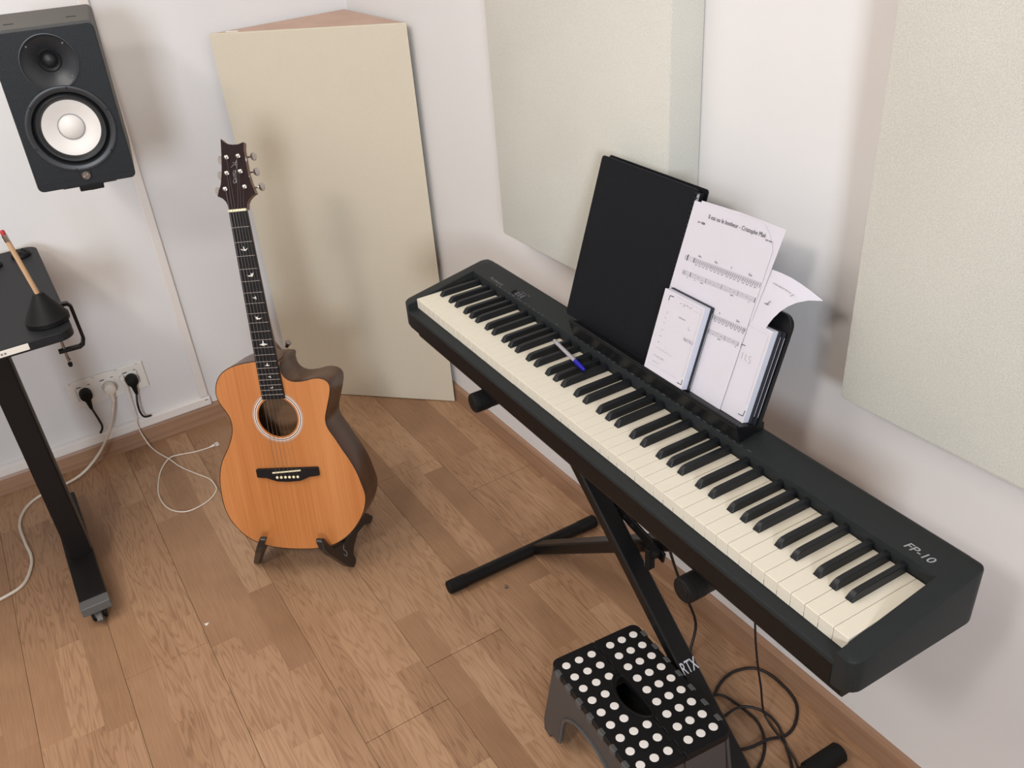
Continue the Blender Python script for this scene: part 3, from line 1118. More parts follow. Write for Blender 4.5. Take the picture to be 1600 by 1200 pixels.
# ------------------------------------------------------------------ keyboard stand
FZ = -PB[2]           # floor level in piano frame
sb_ = (0.60, 0.12, FZ)
st = pthing('keyboard_stand', 'black steel X-shaped folding keyboard stand carrying the digital piano', 'stand', sb_)
AZ = -0.086-0.021
for x in (0.315, 0.965):
    G().lathe([(0.0185, -0.034), (0.0205, -0.036), (0.0205, 0.215), (0.0185, 0.22)], (x, 0, AZ), (0, 1, 0), 24).obj('support_arm', M['steel_black'], st, smooth=30, base=sb_)
    c_ = G().lathe([(0.006, -0.0405), (0.012, -0.0400), (0.0125, -0.0390), (0.018, -0.0400), (0.0205, -0.038), (0.0212, -0.034), (0.0212, -0.028), (0.0200, -0.0275), (0.0212, -0.0270), (0.0212, -0.008), (0.0206, -0.006)], (x, 0, AZ), (0, 1, 0), 28)
    c_.obj('end_cap', M['rubber'], st, smooth=30, base=sb_)
# foot bars
for x, y0_, y1_ in ((0.172, -0.100, 0.350), (1.016, -0.105, 0.335)):
    G().lathe([(0.0150, y0_+0.006), (0.0165, y0_+0.006), (0.0165, y1_-0.004), (0.0150, y1_-0.004)], (x, 0, FZ+0.0205), (0, 1, 0), 20).obj('foot_bar', M['steel_black'], st, smooth=30, base=sb_)
    for a, s in ((y0_, 1), (y1_, -1)):
        ln = 0.05 if x < 0.5 else 0.085
        k_ = 0.0174 if x < 0.5 else 0.0205
        G().lathe([(0.010, a), (k_-0.0025, a+s*0.001), (k_, a+s*0.004), (k_, a+s*ln), (0.0166, a+s*(ln+0.003))], (x, 0, FZ+0.0205), (0, 1, 0), 22).obj('rubber_cap', M['rubber'], st, smooth=30, base=sb_)
ya, yb = 0.119, 0.168
G().beam((0.318, ya, AZ), (1.010, ya, FZ+0.022), (0, 1, 0), 0.040, 0.028).obj('leg', M['steel_black'], st, base=sb_)
G().beam((0.962, yb, AZ), (0.178, yb, FZ+0.022), (0, 1, 0), 0.040, 0.028).obj('leg', M['steel_black'], st, base=sb_)
# adjusting strap with holes and locking knob
sa, sz_ = Vector((0.470, 0.1435, -0.290)), Vector((0.705, 0.1435, -0.334))
G().beam(sa, sz_, (0, 0, 1), 0.026, 0.005).obj('adjusting_strap', M['steel_black'], st, base=sb_)
for i in range(5):
    q = sa.lerp(sz_, 0.17+i*0.105)
    G().lathe([(0.0022, 0.0), (0.0034, 0.0006), (0.0034, 0.001), (0.0018, 0.001)], (q.x, 0.141, q.z), (0, -1, 0), 10).obj('strap_hole', M['steel'], st, base=sb_)
kx, kz = 0.684, -0.325
G().lathe([(0.008, 0), (0.015, 0.001), (0.016, 0.006), (0.015, 0.014), (0.009, 0.018), (0.002, 0.018)], (kx, 0.1405, kz), (0, -1, 0), 10).obj('locking_knob', M['rubber'], st, smooth=30, base=sb_)
G().beam((kx+0.002, 0.124, kz-0.036), (kx+0.002, 0.124, kz+0.014), (0, 1, 0), 0.016, 0.014).obj('knob_wing', M['rubber'], st, base=sb_, bevel=0.004)
text('knob_print', 'XX', 0.012, M['whiteline'], st, (kx-0.0055, 0.1165, kz-0.034), (0, 0, 1), (0, 1, 0), base=sb_)
# maker lettering on the lower leg
ld = (Vector((1.010, ya, FZ+0.022))-Vector((0.318, ya, AZ))).normalized()
ln_ = Vector((0, 1, 0)).cross(ld)
if ln_.z < 0:
    ln_ = -ln_
lp = Vector((0.318, ya, AZ))+ld*0.655+ln_*0.0146
text('maker_lettering', 'RTX', 0.034, M['whiteline'], st, tuple(lp+Vector((0, -0.017, 0))), (0, 1, 0), -ld, base=sb_, label='white RTX lettering on leg', width=0.036, offset=0.0003)
# small brass tie hanging from the left arm
tb = (0.372, 0.095, -0.13)
ti = pthing('wire_tie', 'small brass-coloured twist tie dangling below the piano at the top of the stand leg', 'wire tie', tb)
g = G()
for k_, dx in enumerate((0.0, 0.007, -0.006)):
    g.tube(catmull([(0.345+dx*0.3, 0.095, -0.098), (0.348+dx, 0.093, -0.150), (0.352+dx*1.5, 0.092, -0.175+0.008*k_), (0.358+dx*2.2, 0.092, -0.215+0.012*k_)], 5), 0.0011, 5)
g.obj('wire', M['brass'], ti, base=tb)

# ------------------------------------------------------------------ folding step stool
SCX, SCY, SROT = -0.864, 0.705, math.radians(-5)
stool = thing('step_stool', 'black and grey folding step stool with white grip dots on the floor under the piano', 'stool', (SCX, SCY, 0), (0, 0, SROT))
SZ = 0.222
ow, od = 0.151, 0.1000


def cut_top():
    """two top halves with the oval hand hole"""
    for s in (-1, 1):
        g = G()
        pts = []
        y_in = 0.0006*s
        if s < 0:
            pts = roundrect(-ow, ow, -od, y_in, 0.016, 5, (1, 1, 0, 0))
            # hand hole bites into the front half
            hole = [(-0.050*math.cos(a), y_in-0.030*math.sin(a)) for a in [PI*k/14 for k in range(15)]]
            pts = pts[:-1]
            # pts end with tr corner (x1,y_in); then go left to hole
            pts = pts+[(p[0]*-1, p[1]) for p in hole]+[(-ow, y_in)]
        else:
            pts = roundrect(-ow, ow, y_in, od, 0.016, 5, (0, 0, 1, 1))
            hole = [(-0.050*math.cos(a), y_in+0.006*math.sin(a)) for a in [PI*k/14 for k in range(15)]]
            pts = [pts[0]]+hole+pts[1:]
        g.prism(pts, lambda p, z: (p[0], p[1], z), SZ-0.016, SZ)
        g.obj('top_half', M['stool_black'], stool, bevel=0.0015)


cut_top()
G().box(-0.075, 0.075, -0.055, 0.030, SZ-0.060, SZ-0.056, 0.001).obj('hand_hole_tray', M['stool_black'], stool)
g = G()
cyc = [Vector((0.053*math.cos(a), (-0.033 if math.sin(a) < 0 else -0.002)*abs(math.sin(a))*(1 if math.sin(a) < 0 else -1)*(1), SZ+0.0005)) for a in [2*PI*k/32 for k in range(32)]]
cyc = [Vector((0.057*math.cos(a)-0.004, -0.034*max(0, -math.sin(a))+0.007*max(0, math.sin(a)), SZ+0.0005)) for a in [2*PI*k/40 for k in range(40)]]
g.tube(cyc, 0.0022, 6, closed=True)
g.obj('handle_rim', M['rubber'], stool, smooth=30)
dme = G().lathe([(0.0082, 0), (0.0082, 0.0006), (0.0074, 0.0010)], (0, 0, 0), (0, 0, 1), 20).mesh('grip_dot', M['dot'])
for i in range(9):
    x = -0.1257+i*0.0314
    for yv in (0.0777, 0.0505, 0.0233):
        put('grip_dot', dme, stool, (x, yv, SZ))
    for n_, yv in enumerate((-0.0777, -0.0490, -0.0203)):
        if n_ == 2 and 3 <= i <= 5:
            continue
        put('grip_dot', dme, stool, (x+0.001, yv, SZ))
# hinge tabs along the long edges and centre hinge
for s in (-1, 1):
    for i in range(7):
        x = -0.118+i*0.0385
        G().box(x-0.0085, x+0.0085, s*(od-0.008) if s > 0 else -od-0.004, od+0.003 if s > 0 else -od+0.007, SZ-0.016, SZ+0.0008, 0.002).obj('hinge_tab', M['stool_tab'], stool)
for i in range(10):
    x = -0.135+i*0.030
    if abs(x) < 0.055:
        continue
    G().box(x-0.007, x+0.007, -0.005, 0.005, SZ-0.002, SZ+0.0012, 0.001).obj('centre_hinge', M['rubber'], stool)


def side_panel(s):
    # outline in (x, z) with arch opening; splays outwards towards the floor
    top = SZ-0.014
    sp = 0.018 if s < 0 else 0.004
    fn = lambda p, t: (p[0], s*(od-0.004+(top-p[1])/top*sp)-s*t, p[1])
    outer = [(-0.147, top), (-0.176, 0.030), (-0.172, 0.002), (-0.150, 0.0), (-0.143, 0.016), (-0.132, 0.017)]
    arch = [(-0.118, 0.016)]
    ar = [(-0.105+0.0*k, 0.0) for k in range(0)]
    inner = [(-0.105, 0.035)]+[(0.100*-math.cos(PI*k/12), 0.085+0.070*math.sin(PI*k/12)) for k in range(13)]+[(0.105, 0.035)]
    n = len(outer)
    right = [(-a, b) for a, b in outer[::-1]]
    poly = outer+arch+inner+[(0.118, 0.016)]+right
    G().prism(poly, fn, 0.0, 0.006).obj('side_panel', M['stool_grey'], stool, bevel=0.001)
    g_ = G()
    rim = [Vector(fn(p, -0.002)) for p in inner]
    g_.tube([tuple(p) for p in rim], 0.0035, 6)
    g_.obj('arch_rim', M['stool_tab'], stool, smooth=30)


side_panel(-1)
side_panel(1)
for s in (-1, 1):
    for h in (-1, 1):
        # folding end panels, two leaves hinged in the middle
        y0_, y1_ = (0.002, 0.088) if h > 0 else (-0.088, -0.002)
        fn = lambda p, t, s=s: (s*(0.148+(SZ-0.02-p[1])*0.11)-s*t, p[0], p[1])
        if h > 0:
            pl = [(0.002, 0.045), (0.040, 0.045), (0.060, 0.020), (0.072, 0.005), (0.088, 0.005), (0.088, SZ-0.020), (0.002, SZ-0.020)]
        else:
            pl = [(-a, b) for a, b in [(0.002, 0.045), (0.040, 0.045), (0.060, 0.020), (0.072, 0.005), (0.088, 0.005), (0.088, SZ-0.020), (0.002, SZ-0.020)]]
        G().prism(pl, fn, 0.0, 0.005).obj('end_leaf', M['stool_grey'], stool, bevel=0.001)
    for zz in (0.07, 0.11, 0.15):
        xx = s*(0.1485+(SZ-0.02-zz)*0.11)
        G().box(min(xx, xx+s*0.004), max(xx, xx+s*0.004), -0.006, 0.006, zz, zz+0.018, 0.001).obj('leaf_hinge', M['stool_tab'], stool)

# ------------------------------------------------------------------ cables on the right
def cable(name, pts, r, m, label, cat, k=5, n=8, group='black cables on the floor under the piano'):
    P_ = catmull(pts, k)
    b0 = P_[0]
    t_ = G().tube([tuple(p) for p in P_], r, n).obj(name, m, None, smooth=60, base=b0, loc=tuple(b0))
    return tag(t_, label, cat, group)


Rr = 0.0033
cable('cable', [(-1.02, 0.950, 0.655), (-1.045, 0.93, 0.50), (-1.050, 0.935, 0.36), (-1.060, 0.99, 0.18), (-1.046, 1.023, 0.06), (-1.020, 0.985, 0.006), (-0.965, 0.955, Rr), (-0.915, 0.945, Rr), (-0.909, 0.952, Rr), (-0.920, 0.975, Rr), (-0.929, 1.004, Rr), (-0.929, 1.035, Rr), (-0.915, 1.069, Rr), (-0.889, 1.085, Rr), (-0.850, 1.088, Rr), (-0.808, 1.081, Rr), (-0.781, 1.063, Rr), (-0.758, 1.028, Rr), (-0.753, 0.995, Rr), (-0.763, 0.961, 0.008), (-0.772, 0.920, Rr), (-0.790, 0.880, Rr)],
      Rr, M['cable_black'], 'thick black cable hanging beside the round stand arm and looping on the floor', 'cable')
cable('cable', [(-0.915, 0.925, 0.010), (-0.900, 0.955, 0.010), (-0.880, 0.970, 0.006), (-0.841, 0.977, Rr), (-0.804, 0.976, Rr), (-0.764, 0.953, Rr), (-0.736, 0.915, Rr), (-0.720, 0.870, Rr)],
      Rr*0.9, M['cable_black'], 'short black cable curving from the stool to the right stand foot, innermost on floor', 'cable')
cable('cable', [(-0.860, 0.900, Rr), (-0.856, 0.930, Rr), (-0.853, 0.961, 0.010), (-0.840, 0.985, 0.011), (-0.813, 1.003, 0.008), (-0.776, 1.001, 0.008), (-0.742, 0.984, 0.006), (-0.690, 0.950, Rr), (-0.640, 0.890, Rr)],
      Rr*0.9, M['cable_black'], 'black cable arching on the floor past the corner of the stool', 'cable')
cable('cable', [(-0.868, 0.965, 0.66), (-0.862, 0.98, 0.56), (-0.850, 0.98, 0.40), (-0.842, 0.98, 0.258), (-0.828, 0.982, 0.16), (-0.815, 0.985, 0.095), (-0.806, 0.988, 0.035), (-0.788, 0.988, 0.013), (-0.755, 0.979, 0.015), (-0.700, 0.966, 0.012), (-0.640, 0.93, 0.003), (-0.56, 0.87, 0.003)],
      0.0022, M['cable_black'], 'thin black power cable hanging straight down from under the piano', 'cable')

# ------------------------------------------------------------------ guitar
GP = Vector((-1.83610805, 0.3867947, 0.30786967))
gr = Vector((-0.0301, -0.2525, -0.683))
GR = Matrix.Rotation(gr.length, 3, gr.normalized()) @ Matrix(((0, -1, 0), (1, 0, 0), (0, 0, 1)))
gbase = Vector((0, 0.05, -0.22))
gtr = thing('acoustic_guitar', 'cutaway acoustic guitar with orange-brown top leaning on its stand before the bass trap', 'guitar', GP+GR @ gbase, GR)
F0 = 0.008     # depth of soundboard surface
gd = 0.106     # body depth
raw = [(-0.0275, 0.2870), (-0.0717, 0.2829), (-0.0992, 0.2759), (-0.1226, 0.2642), (-0.1396, 0.2464), (-0.1492, 0.2239), (-0.1515, 0.2035), (-0.1455, 0.1825), (-0.1341, 0.1612), (-0.1274, 0.1426), (-0.127, 0.119), (-0.1352, 0.093), (-0.1526, 0.0617), (-0.1707, 0.0354), (-0.183, 0.0087), (-0.1911, -0.0239), (-0.1944, -0.057), (-0.1940, -0.0961), (-0.1851, -0.1302), (-0.1646, -0.1647), (-0.1366, -0.191), (-0.0959, -0.2089), (-0.0534, -0.2171), (-0.0102, -0.22), (0.0333, -0.2196), (0.0777, -0.2118), (0.1124, -0.1955), (0.1429, -0.1709), (0.1691, -0.1383), (0.1856, -0.1059), (0.1922, -0.0736), (0.1869, -0.0413), (0.1792, -0.0091), (0.1664, 0.023), (0.1528, 0.0497), (0.1376, 0.0815), (0.1242, 0.1079), (0.1216, 0.1311), (0.1304, 0.1588), (0.1415, 0.1885), (0.1472, 0.2132), (0.1421, 0.2274), (0.1284, 0.2351), (0.1085, 0.2367), (0.0824, 0.2317), (0.057, 0.2316), (0.0405, 0.239), (0.0312, 0.252), (0.029, 0.270), (0.0275, 0.2850)]
outl = [Vector((a, b, 0)) for a, b in raw]
outl = catmull(outl, 3, closed=True)
HC = Vector((-0.0005, 0.1420, 0))
HR = 0.0512
ang = [math.atan2(p.y-HC.y, p.x-HC.x) for p in outl]
nO = len(outl)


def gpt(p, y):
    return (p.x, y, p.y)


hole = [Vector((HC.x+HR*math.cos(a), HC.y+HR*math.sin(a), 0)) for a in ang]
g = G()
vs = [gpt(p, F0) for p in outl]+[gpt(p, F0) for p in hole]+[gpt(p, F0+0.003) for p in outl]+[gpt(p, F0+0.003) for p in hole]
fs = []
for i in range(nO):
    j = (i+1) % nO
    fs += [(i, j, nO+j, nO+i), (2*nO+i, 3*nO+i, 3*nO+j, 2*nO+j), (nO+i, nO+j, 3*nO+j, 3*nO+i), (i, 2*nO+i, 2*nO+j, j)]
g.add(vs, fs)
g.obj('soundboard', M['gtop'], gtr, base=gbase)


def inset(d):
    out = []
    for i in range(nO):
        a, b = outl[i-1], outl[(i+1) % nO]
        t_ = (b-a).normalized()
        n_ = Vector((-t_.y, t_.x, 0))
        c = outl[i]
        sgn = 1
        out.append(c+n_*d*ORI)
    return out


area2 = sum(outl[i].x*outl[(i+1) % nO].y-outl[(i+1) % nO].x*outl[i].y for i in range(nO))
ORI = 1 if area2 > 0 else -1
inn = inset(0.003)
g = G()
rs = [[gpt(p, y) for p in pp] for pp, y in ((outl, F0+0.0032), (outl, F0+gd-0.002), (inset(0.0015), F0+gd), (inset(0.004), F0+gd), (inn, F0+gd-0.003), (inn, F0+0.0032))]
g.rings(rs, closed=True)
g.obj('rim', M['gsoil'], gtr, smooth=50, base=gbase, label='dark brown glossy sides')
g = G()
g.rings([[gpt(p, F0+gd) for p in inset(0.0042)], [gpt(p, F0+gd-0.003) for p in inset(0.0042)]])
g.obj('back', M['inner'], gtr, base=gbase)
g = G()
bo = inset(-0.0006)
bi = inset(0.0012)
g.rings([[gpt(p, y) for p in pp] for pp, y in ((bo, F0-0.0002), (bo, F0+0.004), (outl, F0+0.004), (outl, F0+0.0004), (bi, F0+0.0004), (bi, F0-0.0004))], closed=True)
g.obj('binding', M['binding'], gtr, base=gbase)


def annulus(r0, r1, y, n=56):
    g_ = G()
    cs_ = [(math.cos(2*PI*k/n), math.sin(2*PI*k/n)) for k in range(n)]
    g_.rings([[(HC.x+r*c, yy, HC.y+r*s) for c, s in cs_] for r, yy in ((r0, y), (r1, y), (r1, y+0.0006), (r0, y+0.0006))], closed=True)
    return g_


annulus(0.0638, 0.0665, F0-0.0003).obj('rosette_ring', M['rosg'], gtr, base=gbase)
annulus(0.0598, 0.0622, F0-0.0004).obj('rosette_ring', M['rosw'], gtr, base=gbase)
annulus(0.0578, 0.0598, F0-0.0005).obj('rosette_ring', M['binding'], gtr, base=gbase)
annulus(0.0556, 0.0578, F0-0.0004).obj('rosette_ring', M['rosw'], gtr, base=gbase)
# paper label seen through the sound hole
g = G().prism([(0.030, 0.205), (0.100, 0.205), (0.104, 0.199), (0.104, 0.135), (0.100, 0.128), (0.052, 0.128), (0.046, 0.138), (0.036, 0.140), (0.030, 0.150)], lambda p, t: (p[0], t, p[1]), F0+gd-0.0036, F0+gd-0.0032)
g.obj('paper_label', M['paper'], gtr, base=gbase)
G().box(-0.12, 0.11, F0+gd-0.015, F0+gd-0.003, 0.050, 0.062).obj('brace', M['inner'], gtr, base=gbase)

# neck, heel, fretboard
SL = 0.644
fret = lambda n: SL*2**(-n/12)
fbw = lambda z: 0.0215+(SL-z)*(0.0275-0.0215)/0.322*0.93
ze = 0.1915
g = G()
g.rings([[(-fbw(z), 0.0062, z), (-fbw(z), 0.0008, z), (-fbw(z)*0.6, 0.0002, z), (fbw(z)*0.6, 0.0002, z), (fbw(z), 0.0008, z), (fbw(z), 0.0062, z)] for z in (SL-0.001, 0.4, ze)])
g.obj('fretboard', M['ebony'], gtr, base=gbase)
g = G()
rs = []
for z in (SL+0.004, 0.60, 0.5, 0.4, 0.33, 0.305, 0.292, 0.286):
    w = fbw(z)*0.985
    dp = 0.020 if z > 0.34 else 0.020+(0.34-z)/0.054*0.074
    rs.append([(w*math.cos(a), 0.0065+dp*math.sin(a), z) for a in [PI*k/10 for k in range(11)]])
g.rings(rs)
g.obj('neck', M['gneck'], gtr, smooth=50, base=gbase)
G().lathe([(0.005, 0), (0.0045, 0.006), (0.0075, 0.012), (0.0085, 0.015), (0.006, 0.017), (0.001, 0.017)], (0.022, 0.083, 0.300), (0.55, -0.25, 0.8), 16).obj('strap_button', M['steel'], gtr, smooth=40, base=gbase)
for n in range(1, 21):
    z = fret(n)
    w = fbw(z)
    G().box(-w+0.0006, w-0.0006, -0.0006, 0.0006, z-0.0008, z+0.0008, 0.0003).obj('fret', M['chrome'], gtr, base=gbase)
G().box(-0.0215, 0.0215, -0.0010, 0.0055, SL-0.001, SL+0.0045, 0.0006).obj('nut', M['nut'], gtr, base=gbase)

birds = {
    'spread': [(-1, 0.1), (-0.45, -0.1), (-0.15, -0.35), (-0.1, 0.9), (0.05, 0.9), (0.12, -0.2), (0.5, -0.1), (1, 0.35), (0.7, -0.35), (0.3, -0.55), (0.1, -0.75), (-0.05, -0.45), (-0.35, -0.5), (-0.75, -0.25)],
    'bank': [(-1, 0.0), (-0.2, -0.15), (0.25, 0.1), (0.2, 0.75), (0.4, 0.5), (0.55, 0.2), (0.95, 0.95), (0.8, 0.0), (0.55, -0.4), (0.5, -0.8), (0.25, -0.45), (-0.3, -0.55)],
    'dive': [(-0.9, 0.4), (-0.2, 0.15), (0.35, 0.55), (0.15, 0.95), (0.6, 0.7), (0.5, 0.2), (0.65, -0.2), (0.5, -0.95), (0.2, -0.35), (-0.4, -0.1)],
    'glide': [(-1, -0.3), (-0.3, 0.0), (-0.12, 0.15), (-0.1, 0.85), (0.12, 0.85), (0.14, 0.15), (0.3, 0.0), (1, -0.3), (0.4, -0.45), (0.0, -0.7), (-0.4, -0.45)],
}
for lo, hi, kind, s in ((2, 3, 'spread', 0.0092), (4, 5, 'bank', 0.0092), (6, 7, 'dive', 0.0066), (8, 9, 'bank', 0.0088), (11, 12, 'glide', 0.0115), (14, 15, 'glide', 0.0068), (16, 17, 'dive', 0.0052), (18, 19, 'bank', 0.0046)):
    zc = (fret(lo)+fret(hi))/2
    pts = [(a*s*(-1 if kind == 'bank' and lo == 8 else 1)+(0.002 if lo > 3 else -0.001), zc+b*s*0.72) for a, b in birds[kind]]
    G().prism(pts, lambda p, t: (p[0], t, p[1]), -0.0003, 0.0004).obj('bird_inlay', M['pearl'], gtr, base=gbase)

# headstock, tilted back
ht = math.radians(13)
HO = Vector((0, 0.004, 0.646))


def hp(x, h, d=0.0):
    return (x, HO.y+h*math.sin(ht)+d*math.cos(ht), HO.z+h*math.cos(ht)-d*math.sin(ht))


hraw = [(-0.0215, 0.0), (-0.0235, 0.0125), (-0.0276, 0.0215), (-0.0348, 0.0290), (-0.0465, 0.0348), (-0.0425, 0.0470), (-0.0364, 0.0597), (-0.0313, 0.0865), (-0.0288, 0.1149), (-0.0272, 0.1433), (-0.0265, 0.1615), (-0.0190, 0.1538), (-0.0101, 0.1484), (0.0022, 0.1457), (0.0147, 0.1453), (0.0228, 0.1475), (0.0278, 0.1487), (0.0264, 0.1335), (0.0288, 0.1091), (0.0318, 0.0804), (0.0374, 0.0570), (0.0462, 0.0335), (0.0362, 0.0285), (0.0276, 0.0207), (0.0232, 0.0126), (0.0215, 0.0)]
G().prism(hraw, lambda p, t: hp(p[0], p[1], t), 0.0012, 0.0150).obj('headstock', M['gneck'], gtr, base=gbase, label='brown headstock edges and back')
G().prism(hraw, lambda p, t: hp(p[0], p[1], t), -0.0004, 0.0011).obj('head_plate', M['headplate'], gtr, base=gbase)
posts = [(-0.0148, 0.1192), (0.0137, 0.1192), (-0.0178, 0.0840), (0.0158, 0.0848), (-0.0250, 0.0493), (0.0228, 0.0498)]
hn = Vector(hp(0, 0, -1))-Vector(hp(0, 0, 0))
for (x, h) in posts:
    s = -1 if x < 0 else 1
    G().lathe([(0.0052, 0), (0.0052, 0.0025), (0.0040, 0.0032), (0.0026, 0.0035), (0.0026, 0.0090), (0.0032, 0.0095), (0.0020, 0.0102)], hp(x, h, -0.0004), hn, 14).obj('tuning_post', M['chrome'], gtr, smooth=40, base=gbase)
    tp = Vector(hp(x, h, 0.020))
    ex = {0.1192: 0.0270, 0.0840: 0.031, 0.0848: 0.031, 0.0493: 0.041, 0.0498: 0.041}[h]
    edge_ = s*(ex+0.009)
    pg = G()
    pg.tube([tuple(tp), (edge_, tp.y, tp.z)], 0.0022, 8)
    key = pg.obj('tuning_peg', M['chrome'], gtr, smooth=40, base=gbase)
    gg = G()
    cpt = Vector((edge_+s*0.0045, tp.y, tp.z))
    rsx = []
    for dz, kk in ((-0.0026, 0.4), (-0.0020, 0.9), (0, 1.0), (0.0020, 0.9), (0.0026, 0.4)):
        rsx.append([tuple(cpt+Vector((0.0080*kk*math.cos(a), 0.0, 0.0098*kk*math.sin(a)))+Vector((0, dz, 0))) for a in [2*PI*k/16 for k in range(16)]])
    gg.rings(rsx)
    kk_ = gg.obj('peg_button', M['chrome'], key, smooth=50, base=gbase)
# signature scribble on the head plate
sig = [[(0.002, 0.064), (-0.003, 0.060), (-0.004, 0.066), (0.001, 0.071), (0.004, 0.066), (0.002, 0.061), (0.003, 0.078), (0.004, 0.090)],
       [(-0.002, 0.072), (0.0, 0.082), (0.003, 0.084), (0.001, 0.088), (-0.003, 0.085), (-0.002, 0.076)],
       [(-0.007, 0.096), (0.000, 0.101), (0.006, 0.100), (0.007, 0.092)],
       [(-0.002, 0.106), (0.004, 0.105), (0.007, 0.108), (0.005, 0.101), (0.009, 0.102), (0.007, 0.111)]]
g = G()
for s_ in sig:
    g.tube([hp(p.x, p.y, -0.0006) for p in catmull([(a, b, 0) for a, b in s_], 5)], 0.00045, 5)
g.obj('signature_logo', M['print'], gtr, base=gbase, label='silver scribbled signature on head plate')

# bridge, saddle, pins, strings
bp_ = [(-0.083, 0.0070), (-0.083, -0.0135), (-0.070, -0.0150), (-0.056, -0.0165), (-0.044, -0.0215), (-0.030, -0.0262), (0, -0.0280), (0.030, -0.0262), (0.044, -0.0215), (0.056, -0.0165), (0.070, -0.0150), (0.083, -0.0135), (0.083, 0.0070), (0.080, 0.0088), (-0.080, 0.0088)]
G().prism(bp_, lambda p, t: (p[0], t, p[1]), F0-0.0085, F0).obj('bridge', M['ebony'], gtr, base=gbase, bevel=0.0015)
G().beam((-0.038, F0-0.0095, -0.0012), (0.038, F0-0.0095, 0.0032), (0, 0, 1), 0.0030, 0.0045).obj('saddle', M['nut'], gtr, base=gbase)
for i in range(6):
    xb = -0.0275+i*0.011
    G().lathe([(0.0020, 0), (0.0036, 0.0012), (0.0038, 0.0026), (0.0026, 0.0042), (0.0005, 0.0046)], (xb, F0-0.0083, -0.0140), (0, -1, 0), 12).obj('bridge_pin', M['nut'], gtr, smooth=50, base=gbase)
    xn = -0.0175+i*0.007
    order = [4, 2, 0, 1, 3, 5]
    px_, ph_ = posts[order[i]]
    r_ = (0.00050, 0.00044, 0.00037, 0.00030, 0.00024, 0.00020)[i]
    G().tube([(xb, F0-0.009, -0.0125), (xb, F0-0.0122, 0.001+i*0.0006), (xn, -0.0016, SL+0.002), hp(px_*0.9, ph_, -0.006)], r_, 6).obj('string', M['steel'], gtr, base=gbase)

# ------------------------------------------------------------------ guitar stand
E1 = Vector((0.631, 0.776, 0))
DD = Vector((-0.776, 0.631, 0))
GB = Vector((-1.787, 0.363, 0))
gs = thing('guitar_stand', 'low black two-legged folding stand cradling the acoustic guitar', 'guitar stand', GB)
prof = [(-0.030, 0.128), (-0.026, 0.150), (-0.016, 0.153), (-0.008, 0.146), (-0.003, 0.120), (0.010, 0.098), (0.060, 0.072), (0.118, 0.060), (0.150, 0.100), (0.172, 0.150), (0.186, 0.150), (0.190, 0.120), (0.215, 0.050), (0.250, 0.004), (0.244, 0.0), (0.222, 0.0), (0.190, 0.022), (0.140, 0.036), (0.090, 0.030), (0.072, 0.022), (0.070, 0.006), (0.060, 0.0), (0.044, 0.0), (0.026, 0.020), (0.002, 0.062), (-0.020, 0.100)]
for e0, k_ in ((-0.086, -0.52), (0.064, 0.26)):
    def fn(p, t, e0=e0, k_=k_):
        e = e0+k_*(0.15-p[1])+t
        if p[1] > 0.11 and p[0] > 0.1:
            pass
        q = E1*e+DD*p[0]
        return (q.x, q.y, p[1])
    G().prism(prof, fn, -0.009, 0.009).obj('leg_plate', M['gstand'], gs, bevel=0.003)
q0 = E1*(-0.13)+DD*0.13
q1 = E1*(0.09)+DD*0.13
G().tube([(q0.x, q0.y, 0.046), (q1.x, q1.y, 0.046)], 0.007, 12).obj('hinge_rod', M['gstand'], gs, smooth=40)
# little silver swirl on the right plate
sc = [(0.030, 0.058), (0.036, 0.046), (0.046, 0.052), (0.040, 0.066), (0.050, 0.072)]
g = G()
g.tube([tuple(E1*(0.064+0.26*(0.15-b)+0.0095)+DD*a+Vector((0, 0, b))) for a, b in [(p.x, p.y) for p in catmull([(a, b, 0) for a, b in sc], 4)]], 0.0008, 5)
g.obj('swirl_mark', M['print'], gs)

# ------------------------------------------------------------------ loudspeaker
SQ = Vector((-2.161, 0.19, 1.182))
SR = Matrix.Rotation(-0.165, 3, 'Z') @ Matrix.Rotation(0.03, 3, 'Y') @ Matrix.Rotation(-0.02, 3, 'X') @ Matrix(((0, -1, 0), (1, 0, 0), (0, 0, 1)))
sbase = Vector((0, 0.142, -0.166))
sp = thing('loudspeaker', 'black studio loudspeaker with white woofer cone on wall bracket above the desk', 'loudspeaker', SQ+SR @ sbase, SR)
W2, H2, DP = 0.105, 0.166, 0.284


def rrx(i, y, r=0.012):
    return [(x, y, z) for x, z in roundrect(-W2+i, W2-i, -H2+i, H2-i, r, 4)]


G().rings([rrx(0.0, 0.0442), rrx(0.0, DP-0.004), rrx(0.004, DP, 0.010)]).obj('cabinet', M['spk_lit'], sp, smooth=35, base=sbase, label='cabinet shell coloured lighter as lit from above')
TC, WC = (-0.001, 0.1000), (0.001, -0.0400)


def boolcut(o, cutters):
    """subtract real solids once, then throw the solids away"""
    for c in cutters:
        md = o.modifiers.new('cut', 'BOOLEAN')
        md.operation = 'DIFFERENCE'
        md.object = c
        md.solver = 'EXACT'
    bpy.context.view_layer.update()
    me = bpy.data.meshes.new_from_object(o.evaluated_get(bpy.context.evaluated_depsgraph_get()))
    o.modifiers.clear()
    o.data = me
    for c in cutters:
        bpy.data.objects.remove(c)


